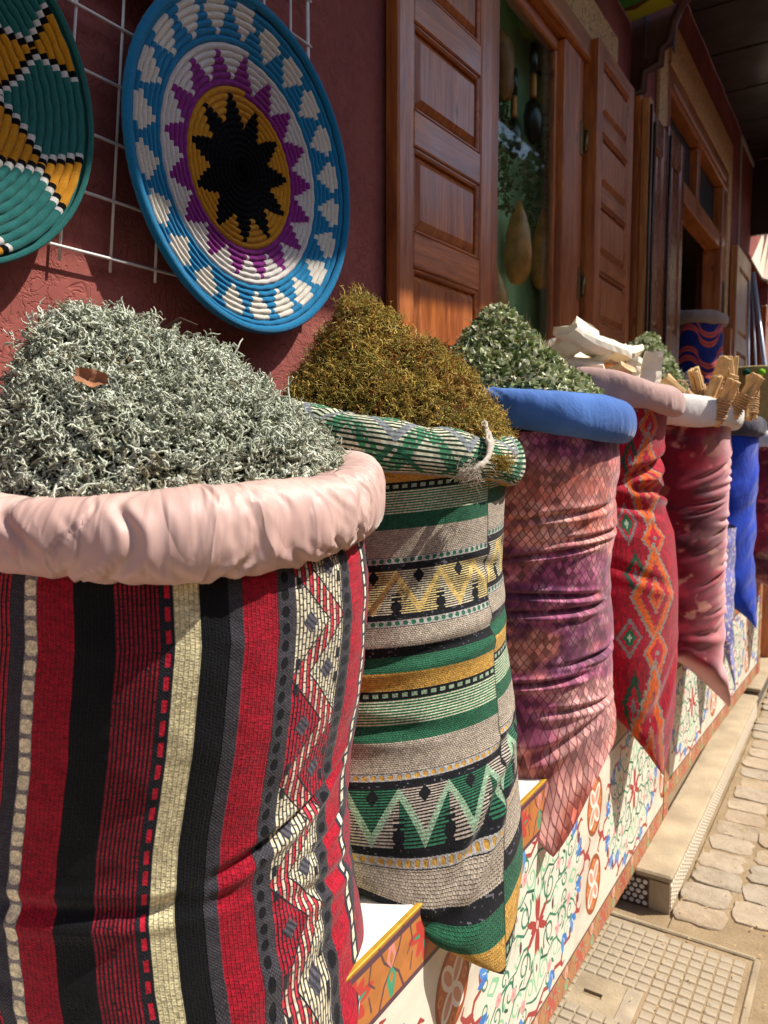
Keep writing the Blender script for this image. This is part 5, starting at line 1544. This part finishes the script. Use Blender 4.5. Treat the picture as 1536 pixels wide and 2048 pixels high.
# bundles of tied sticks
M_STICK = simple('split tan sticks', 'dab47c', .7, .3, .2, 50, .4, .001)
M_CORD = simple('tan palm cord', 'b99468', .75, .3, .2, 90, .5, .001)
def bundle(label, loc, rot, seed):
    rg = np.random.default_rng(seed)
    t = thing('stick_bundle', label, 'stick bundle', tuple(loc), 'tied stick bundles in the white rimmed sack'); t.rotation_euler = rot
    L = .058
    for k in range(4):
        a = k*PI/2+.4; x, y = .0085*math.cos(a), .0085*math.sin(a); l2 = L*rg.uniform(.92, 1.12)
        o = box('stick', (x-.0062, y-.0055, -L*.9), (x+.0062, y+.0055, l2*1.25), M_STICK, None, .0015)
        o.parent = t; o.rotation_euler = (rg.uniform(-.09, .09), rg.uniform(-.09, .09), rg.uniform(0, 1))
    tt = np.linspace(0, 9*2*PI, 120)
    r = .0165+.001*np.sin(tt*1.7)
    o = tube('cord', np.stack([r*np.cos(tt), r*np.sin(tt), -L*.7+tt/(9*2*PI)*L*1.0], -1), .0028, M_CORD, None, 5); o.parent = t
    th = np.linspace(-.3, PI+.3, 14)
    o = tube('cord_loop', np.stack([.012+.010*np.cos(th), 0*th, L*.5+.022*np.sin(th)], -1), .0024, M_CORD, None, 5); o.parent = t
    return t
bl = [((1430, 760), 2.10, (.25, .30, .3), 'tall stick bundle at the top left of the white rimmed sack'), ((1462, 755), 2.16, (-.1, .1, 1.2), 'tallest stick bundle in the middle of the sack'),
      ((1375, 785), 2.04, (.3, -.75, .2), 'stick bundle leaning far left over the white rim'), ((1400, 775), 2.12, (.2, -.6, 1.0), 'second stick bundle from the left, leaning left'),
      ((1412, 795), 2.02, (.15, .35, .7), 'front stick bundle left of centre, leaning right'), ((1445, 800), 2.02, (.1, .35, .2), 'front middle stick bundle, leaning right'),
      ((1483, 790), 2.08, (.2, .5, .5), 'fat stick bundle at the right front of the rim'), ((1503, 790), 2.20, (-.2, .25, .9), 'last stick bundle against the right rim'),
      ((1350, 780), 2.10, (.4, -1.0, .3), 'stick bundle lying almost flat at the left rim'), ((1450, 775), 2.22, (-.2, .0, 1.8), 'stick bundle half hidden behind the tallest one')]
for k, ((px, py), yy_, rot, lab) in enumerate(bl): bundle(lab, ony(px, py+12, yy_+.05), rot, 80+k)

# ---------------- sacks farther off ------------------------------------------------------
def plain_sack(c, R, mat, label, rimmat, ztop, zf=.56, tip=.40, psi=0, seed=1, rz=.034, td=None, name='herb_sack', group='cloth sacks of herbs standing on the display tables'):
    t = thing(name, label, 'sack', (c[0], c[1], zf), group)
    S = Sack(c, R, psi, ztop, zf, td or R*1.1, tip, k0=.74, tp=3)
    sack_body('cloth', S, 160, 120, mat, t, lambda A, T, P: .006*nsin(P*np.array([1, 1, 1.6]), 5, seed)+.002*nsin(P, 16, seed+1), .7)
    if rimmat: rim('rolled_rim', c, R-.004, ztop+.02, .028, rz, rimmat, t, tilt=(-.06, 0), nu=180, nv=24, wr=.004, seed=seed+5, gathers=16, gd=.004)
    return t
M_BLUE = cloth_plain('royal blue knit', '10319e', '1c46c4', sheen=.25)
M_GREYC = cloth_plain('charcoal cloth', '3a3840', '56535c')
def lilac():
    m = NM('lilac speckled cloth', .8, .2); v = m.coord(); a = m.noise(v, 70, 3); b = m.noise(v, 12, 3)
    c = m.mix(m.ramp(a, [(.56, (0, 0, 0)), (.62, (1, 1, 1))]), m.ramp(b, [(.35, srgb('3d3878')), (.6, srgb('8482c4'))]), srgb('d8cbb0')); m.base(c); m.sheen(.3); return m.m
plain_sack((-.505, 2.60), .150, lilac(), 'lilac speckled sack mostly hidden between the burgundy and the blue sacks', None, .86, .56, .33, 0.2, 71)
plain_sack((-.515, 2.96), .172, M_BLUE, 'royal blue sack with a charcoal rim beyond the burgundy sack', M_GREYC, 1.17, .56, .47, 0, 72)
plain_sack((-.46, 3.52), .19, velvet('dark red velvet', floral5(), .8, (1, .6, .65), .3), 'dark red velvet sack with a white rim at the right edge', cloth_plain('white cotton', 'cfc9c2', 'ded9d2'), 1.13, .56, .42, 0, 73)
leaf_heap('leaf_heap', 'small heap of mottled dried herbs in the blue sack', (-.515, 2.96), .15, 1.18, lambda x, y: .07*np.clip(1-(np.hypot(x, y)/.16)**2, 0, 1), 1500, np.random.default_rng(14), ['6d6048', '8d7d5f', '4d4a38'], bias=None)
leaf_heap('leaf_heap', 'grey brown dried herbs heaped in the dark red sack at the right edge', (-.46, 3.52), .165, 1.14, lambda x, y: .09*np.clip(1-(np.hypot(x, y)/.165)**2, 0, 1), 1500, np.random.default_rng(15), ['6d6a5a', '8a8672', '4a4636'])
# back row by the wall
plain_sack((-.735, 2.95), .135, cloth_plain('sand sacking', '8d7a5c', 'a08c6a'), 'sand coloured sack by the wall under the farther green leaf heap', None, 1.30, .0, .0, 0, 74, td=.13, group=None)
H6 = lambda x, y: np.clip(1-(np.hypot(x, y)/.15)**2.0, 0, 1)**.9*(.245+.01*np.sin(x*60))
leaf_heap('leaf_heap', 'farther mound of pale green leaves against the folded wooden leaves', (-.735, 2.95), .15, 1.27, H6, 6000, np.random.default_rng(9), ['6f7f48', '96a46c', 'bcc496', 'd6d9b8', '849058', 'e4e3c8'], L=(.010, .02), W=.0048, stems=100)
plain_sack((-.70, 3.42), .13, cloth_plain('brown sacking', '6d5844', '7d6850'), 'brown sack by the wall under the grey twiggy heap', None, 1.22, .0, .0, 0, 75, td=.13, group=None)
lichen_heap('twig_heap', 'grey twiggy heap behind the tied stick bundles', (-.70, 3.42), .14, 1.20, lambda x, y: .21*np.clip(1-(np.hypot(x, y)/.14)**2, 0, 1)**.8, 800, np.random.default_rng(10), ['6d6a66', '8d8a86', 'b5b0aa', '4a4642', '9a6a80'], r=.0014, L=(.02, .045), cat='dried twigs', fk=1.0)
# blue and orange patterned sack in the doorway
def pattern7():
    w, h = 768, 768
    X, Y = np.meshgrid((np.arange(w)+.5)/w*10, (np.arange(h)+.5)/h*7)
    img = np.zeros((h, w, 3), np.float32); img[:] = hexv('15246e')
    wv = .30*np.sign(np.sin(2*PI*X*.35))*np.abs(np.sin(2*PI*X*.35))**.5
    f = np.abs(((Y*.62+wv) % 1)-.5)*2
    lay(img, sst(f, .50, .54)*(1-sst(f, .86, .9)), hexv('d8562a')); lay(img, sst(f, .64, .66)*(1-sst(f, .74, .76)), hexv('7a3a66'))
    return new_image('hex pattern', img, np.full((h, w), .5))
tp = plain_sack((-.835, 4.47), .125, fabric_mat('blue orange hexagon print', pattern7(), .8, .1, .001, .2), 'sack printed with orange and blue hexagon loops standing in the doorway', cloth_plain('taupe roll', '8d7a70', 'a08e84'), 1.78, 1.0, 1.0, 0, 76, td=.12, group=None)
box_o = box('step_stool', (-.96, 4.34, 0), (-.70, 4.60, 1.0), M_WOODZ, None, .01); tag(box_o, 'tall wooden stand under the orange and blue printed sack', 'stand')
# straw basket and the rack rods at the right edge
M_STRAW = simple('plaited straw', 'a08c5c', .8, .2, .2, 40, .8, .003, bscale=160)
bk = thing('straw_basket', 'round plaited straw basket with coloured pompoms at the right edge', 'basket', (-.50, 4.25, 1.0))
lathe('body', [(.09, 1.0), (.115, 1.05), (.135, 1.25), (.14, 1.48), (.146, 1.50), (.13, 1.505), (.12, 1.46), (.02, 1.44)], M_STRAW, bk, 28, loc=(0, 0, -1.0))
for px, py, c, n_ in ((1493, 745, '0f4a3c', 'pompom'), (1523, 745, '7fc02e', 'pompom')):
    P = ony(px, py, 4.10)
    sp = lathe(n_, [(.002, -.018), (.014, -.012), (.019, 0), (.014, .012), (.002, .018)], simple('pompom '+c, c, .9, .1, .2, 200), bk, 12, loc=tuple(P-np.array([-.50, 4.25, 1.0])))
box_o = box('basket_stand', (-.62, 4.12, 0), (-.38, 4.38, 1.0), M_WOODZ, None, .01); tag(box_o, 'wooden stand carrying the straw basket at the right edge', 'stand')
M_METAL = simple('dull pale metal', 'b5bac6', .3, .6, .1, 20, metal=.4)
rk = thing('metal_rack', 'pale metal rods of a display rack leaning by the far door leaf', 'rack', (-.62, 4.9, 0))
for a_, b_, r_ in (((1497, 560), (1497, 735), .006), ((1506, 545), (1530, 735), .012), ((1503, 560), (1512, 735), .005)):
    A0 = ony(*a_, 4.9); B0 = ony(*b_, 4.9); C0 = B0+(B0-A0)/(A0[2]-B0[2])*(B0[2]-.4)
    tube('rod', [A0, (A0+C0)/2, C0], r_, M_METAL, rk, 8)
tube('rod', [(-.68, 4.9, .4), (-.60, 4.9, .4), (-.42, 4.9, .4)], .01, M_METAL, rk, 8)
tube('leg', [(-.66, 4.9, .0), (-.66, 4.9, .2), (-.66, 4.9, .4)], .01, M_METAL, rk, 8); tube('leg', [(-.46, 4.9, .0), (-.46, 4.9, .2), (-.46, 4.9, .4)], .01, M_METAL, rk, 8)
# patterned pouf and cane ring beyond the second table
pf = lathe('pouf', [(.10, 0), (.20, .04), (.235, .2), (.235, .35), (.2, .5), (.08, .55)], simple('olive patterned cloth', '7d7850', .85, .2, .4, 14), None, 24, loc=(-.62, 5.75, .30)); tag(pf, 'olive patterned round pouf beyond the painted tables', 'pouf')

# ================================================================== ON THE WALL
# ---- wire grid
gr = thing('wire_grid', 'white coated wire grid panel hanging crooked on the pink wall', 'wire grid', (-.862, .87, 1.6))
th_ = math.radians(-1.2)
gy0, gy1, gz0, gz1 = .20, 1.112, 1.345, 2.4
def gp(y, z): return (-.864, y+(z-1.6)*.06*(1 if y < .9 else 0.0), z+(y-.7)*-.02)
n_y = 13
ys = [1.112-.0485*0]+[1.061-.0752*k for k in range(12)]
zs = [1.352+.0755*k for k in range(12)]
for i, y in enumerate(ys):
    f = max(0, min(1, (1.1-y)/.5))
    pts = [(-.866, y+(z-1.352)*.115*f, z-(y-.7)*.0) for z in (1.335, 1.7, 2.15)]
    tube('wire', pts, .0021 if i else .0034, M_WIRE, gr, 6)
for z in zs:
    tube('wire', [(-.8625, .15, z+.004), (-.8625, .6, z), (-.8625, 1.118, z-.002)], .0021, M_WIRE, gr, 6)

# ---- coiled plates
def yarn(name, col):
    m = NM(name, .9, .12)
    v = m.coord('UV')
    wv = m.n('ShaderNodeTexWave', wave_type='BANDS', bands_direction='X'); wv.inputs['Scale'].default_value = 1.0/ (2*PI) * 20; wv.inputs['Distortion'].default_value = .8; wv.inputs['Detail Scale'].default_value = 3
    m.l(v, wv.inputs[0])
    nz = m.noise(m.coord('Object'), 420, 3, .7)
    c = srgb(col)
    cc = m.ramp(nz, [(.25, tuple(x*.72 for x in c)), (.7, tuple(min(1, x*1.1) for x in c))])
    m.base(m.mix(.35, cc, m.ramp(wv.outputs[1], [(0, (.45, .45, .45)), (.5, (1, 1, 1))]), 'MULTIPLY'))
    m.bump(wv.outputs[1], .5, .0012); m.bump(nz, .5, .0010); m.sheen(.0 if name.endswith('black') else .12, .5)
    return m.m
Y = {k: yarn('yarn '+k, c) for k, c in dict(black='08080a', gold='cf8d12', purple='8a2080', white='ddd5ce', teal='147eae', cream='e4dccd', green='1f6a66', wht='dcd8d2', red='c6302a', orange='d4601a').items()}
def coil_plate(name, label, center, rad, nr, patt, keys, rimkey, bowl=.02, tiltz=0, tilty=0, nseg=528, rimr=.0068):
    t = thing(name, label, 'woven plate', center, 'coiled yarn plates hanging on the wire grid')
    pitch = (rad-rimr*1.2)/nr; ppr = 4
    ph = np.linspace(0, 2*PI, nseg+1); q = np.linspace(0, 1, ppr)
    Vs, Fs, Ms, Us = [], [], [], []; base = 0
    for k in range(nr):
        Q, PH = np.meshgrid(q, ph, indexing='ij')
        r = np.maximum(pitch*(k+Q-1+PH/(2*PI)), 0)
        if k == nr-1: r = np.minimum(r, rad-rimr*.8)
        x = bowl*(r/rad)**2.4+pitch*.42*np.sqrt(np.maximum(1-(2*Q-1)**2, 0))
        x += .0006*np.sin(PH*37+k*2.1)
        V = np.stack([x, r*np.sin(PH), r*np.cos(PH)], -1).reshape(-1, 3)
        F = grid_faces(nseg+1, ppr)+base
        mid = (ph[:-1]+ph[1:])/2
        idx = np.array([keys.index(patt(k, a, nr)) for a in mid])
        Ms.append(np.tile(idx, ppr-1))
        uv = np.stack([PH*pitch*max(k, 1)/.0024, Q], -1).reshape(-1, 2)
        Us.append(uv[(F-base).ravel()]); Vs.append(V); Fs.append(F); base += len(V)
    # backing
    F = np.concatenate(Fs)
    o = mesh_np('coils', np.concatenate(Vs), F, None, t, uv=np.concatenate(Us), mats=[Y[k] for k in keys], matidx=np.concatenate(Ms))
    o.location = (0, 0, 0)
    ns = 240; ths = np.linspace(0, 2*PI, ns+1)
    Pp = np.stack([np.full(ns+1, bowl+.001), (rad-rimr)*np.sin(ths), (rad-rimr)*np.cos(ths)], -1)
    be = np.linspace(0, 2*PI, 13); TH, BE = np.meshgrid(ths, be)
    rr_ = rimr*(1+.04*np.sin(TH*90)); R0 = rad-rimr+rr_*np.cos(BE)
    V = np.stack([bowl-.001+rr_*np.sin(BE), R0*np.sin(TH), R0*np.cos(TH)], -1).reshape(-1, 3)
    F = grid_faces(ns+1, 13); uv = np.stack([TH*rad/.0024, BE/6.28], -1).reshape(-1, 2)[F.ravel()]
    o = mesh_np('rim_coil', V, F, Y[rimkey], t, uv=uv); o.location = (0, 0, 0)
    n2 = 60; th2 = np.linspace(0, 2*PI, n2, endpoint=False); rb = np.linspace(0.001, rad-rimr, 12); RB, TB = np.meshgrid(rb, th2, indexing='ij')
    V = np.stack([bowl*(RB/rad)**2.4-.004, RB*np.sin(TB), RB*np.cos(TB)], -1).reshape(-1, 3)
    o = mesh_np('back', V, grid_faces(n2, 12, True)[:, ::-1], Y[rimkey], t); o.location = (0, 0, 0)
    t.rotation_euler = (0, tilty, tiltz)
    return t
def saw(a, n, off=0):      # 0 at spike centre .. 1 between
    f = (a*n/(2*PI)+off) % 1; return abs(f-.5)*2
def patt2(k, a, nr):
    if k <= 7: return 'black'
    if k <= 11: return 'black' if saw(a, 11, .52) > 1-(.80, .58, .36, .17)[k-8] else 'gold'
    if k == 12: return 'gold'
    if k == 13: return 'purple'
    if k <= 17: return 'purple' if saw(a, 17, .1) > 1-(.86, .62, .40, .18)[k-14] else 'white'
    if k == 18: return 'white'
    if k == 19: return 'teal'
    if k <= 23: return 'cream' if saw(a, 22, .3) > 1-(.18, .40, .62, .82)[k-20] else 'teal'
    if k == 24: return 'cream' if saw(a, 22, .3) > .42 else 'teal'
    return 'teal'
coil_plate('woven_plate', 'large coiled plate with black star on gold, purple spikes and teal border', (-.853, .925, 1.532), .249, 26, patt2, ['black', 'gold', 'purple', 'white', 'teal', 'cream'], 'teal', bowl=.030, tiltz=math.radians(0), tilty=math.radians(1.0))
def patt1(k, a, nr):
    n = 7; off = .793
    f = (a*n/(2*PI)+off) % 1; d = abs(f-.5)*2          # 0 centre of the green petal
    r = (k+.5)/nr; r0, rc = .40, .77
    if r < rc: g = (r-r0)/(rc-r0)
    else: g = 1-.42*(r-rc)/(1-rc)
    dl = 1.5/(k+2)
    if g < 0: return 'gold' if k > 3 else 'black'
    if d < g-2*dl: return 'green'
    if d < g-dl: return 'wht'
    if d < g+.02: return 'black'
    return 'gold'
coil_plate('woven_plate', 'coiled plate with dark green petals and gold wedges at the left edge', (-.848, .433, 1.492), .201, 21, patt1, ['black', 'gold', 'green', 'wht'], 'green', bowl=.022, nseg=490, rimr=.0035)
coil_plate('woven_plate', 'small orange rimmed red plate cut off by the top of the view', (-.852, .752, 1.822), .122, 11, lambda k, a, nr: 'red' if (k > 6 or saw(a, 9) > .5) else 'wht', ['red', 'wht'], 'orange', bowl=.012, nseg=360, rimr=.011)

# ---------------- trees down the street (they are what the window glass mirrors)
M_LEAFY = simple('tree leaves', '4a5c30', .7, .3, .4, 8)
M_BARK = simple('tree bark', '5a4a3a', .9, .2, .2, 12, .5, .01, bscale=30)
def tree(label, x, y, h, r, seed):
    rg = np.random.default_rng(seed)
    t = thing('street_tree', label, 'tree', (x, y, 0))
    trunk = tube('trunk', [(x, y, 0), (x+.05, y, h*.3), (x-.05, y+.1, h*.55), (x, y, h*.8)], [.16, .13, .10, .04], M_BARK, t, 8)
    for k in range(5):
        a = rg.uniform(0, 6.28); tube('limb', [(x, y, h*.45), (x+.5*r*math.cos(a), y+.5*r*math.sin(a), h*.65), (x+.8*r*math.cos(a), y+.8*r*math.sin(a), h*.8)], [.07, .045, .015], M_BARK, t, 6)
    n = 3600
    cl = rg.normal(0, 1, (26, 3)); cl = cl/np.linalg.norm(cl, axis=1, keepdims=True)*rg.uniform(.35, 1, (26, 1))*np.array([r, r, h*.33])+np.array([x, y, h*.68])
    P = cl[rg.integers(0, 26, n)]+rg.normal(0, .24*r, (n, 3)); A = norm(rg.normal(size=(n, 3)))*.075; B = norm(np.cross(A, rg.normal(size=(n, 3))))*.05
    V = np.stack([P-A, P+B, P+A, P-B], 1).reshape(-1, 3)
    mesh_np('crown', V, np.arange(4*n).reshape(n, 4), M_LEAFY, t, smooth=False)
tree('leafy street tree nearer the shops on the far side of the street', 1.9, 10.5, 5.4, 1.5, 1)
tree('leafy street tree farther down the street', 2.3, 14.0, 6.2, 1.8, 2)
tree('tall leafy tree at the end of the street', 1.5, 18.5, 7.0, 2.2, 3)
far = thing('far_building', 'pale ochre building closing the far side of the street', 'building', (2.8, 14, 0))
box('wall', (2.6, 9.01, 0), (3.0, 26, 5.2), simple('far ochre wall', 'a97f62', .9, .2, .1, 2), far, 0)
for k in range(5): 
    w_ = box('window', (2.57, 10+k*3, 1.0), (2.598, 11.2+k*3, 2.4), M_WOODZ, far, .01); box('pane', (2.563, 10.07+k*3, 1.07), (2.569, 11.13+k*3, 2.33), M_DARK, w_, 0)
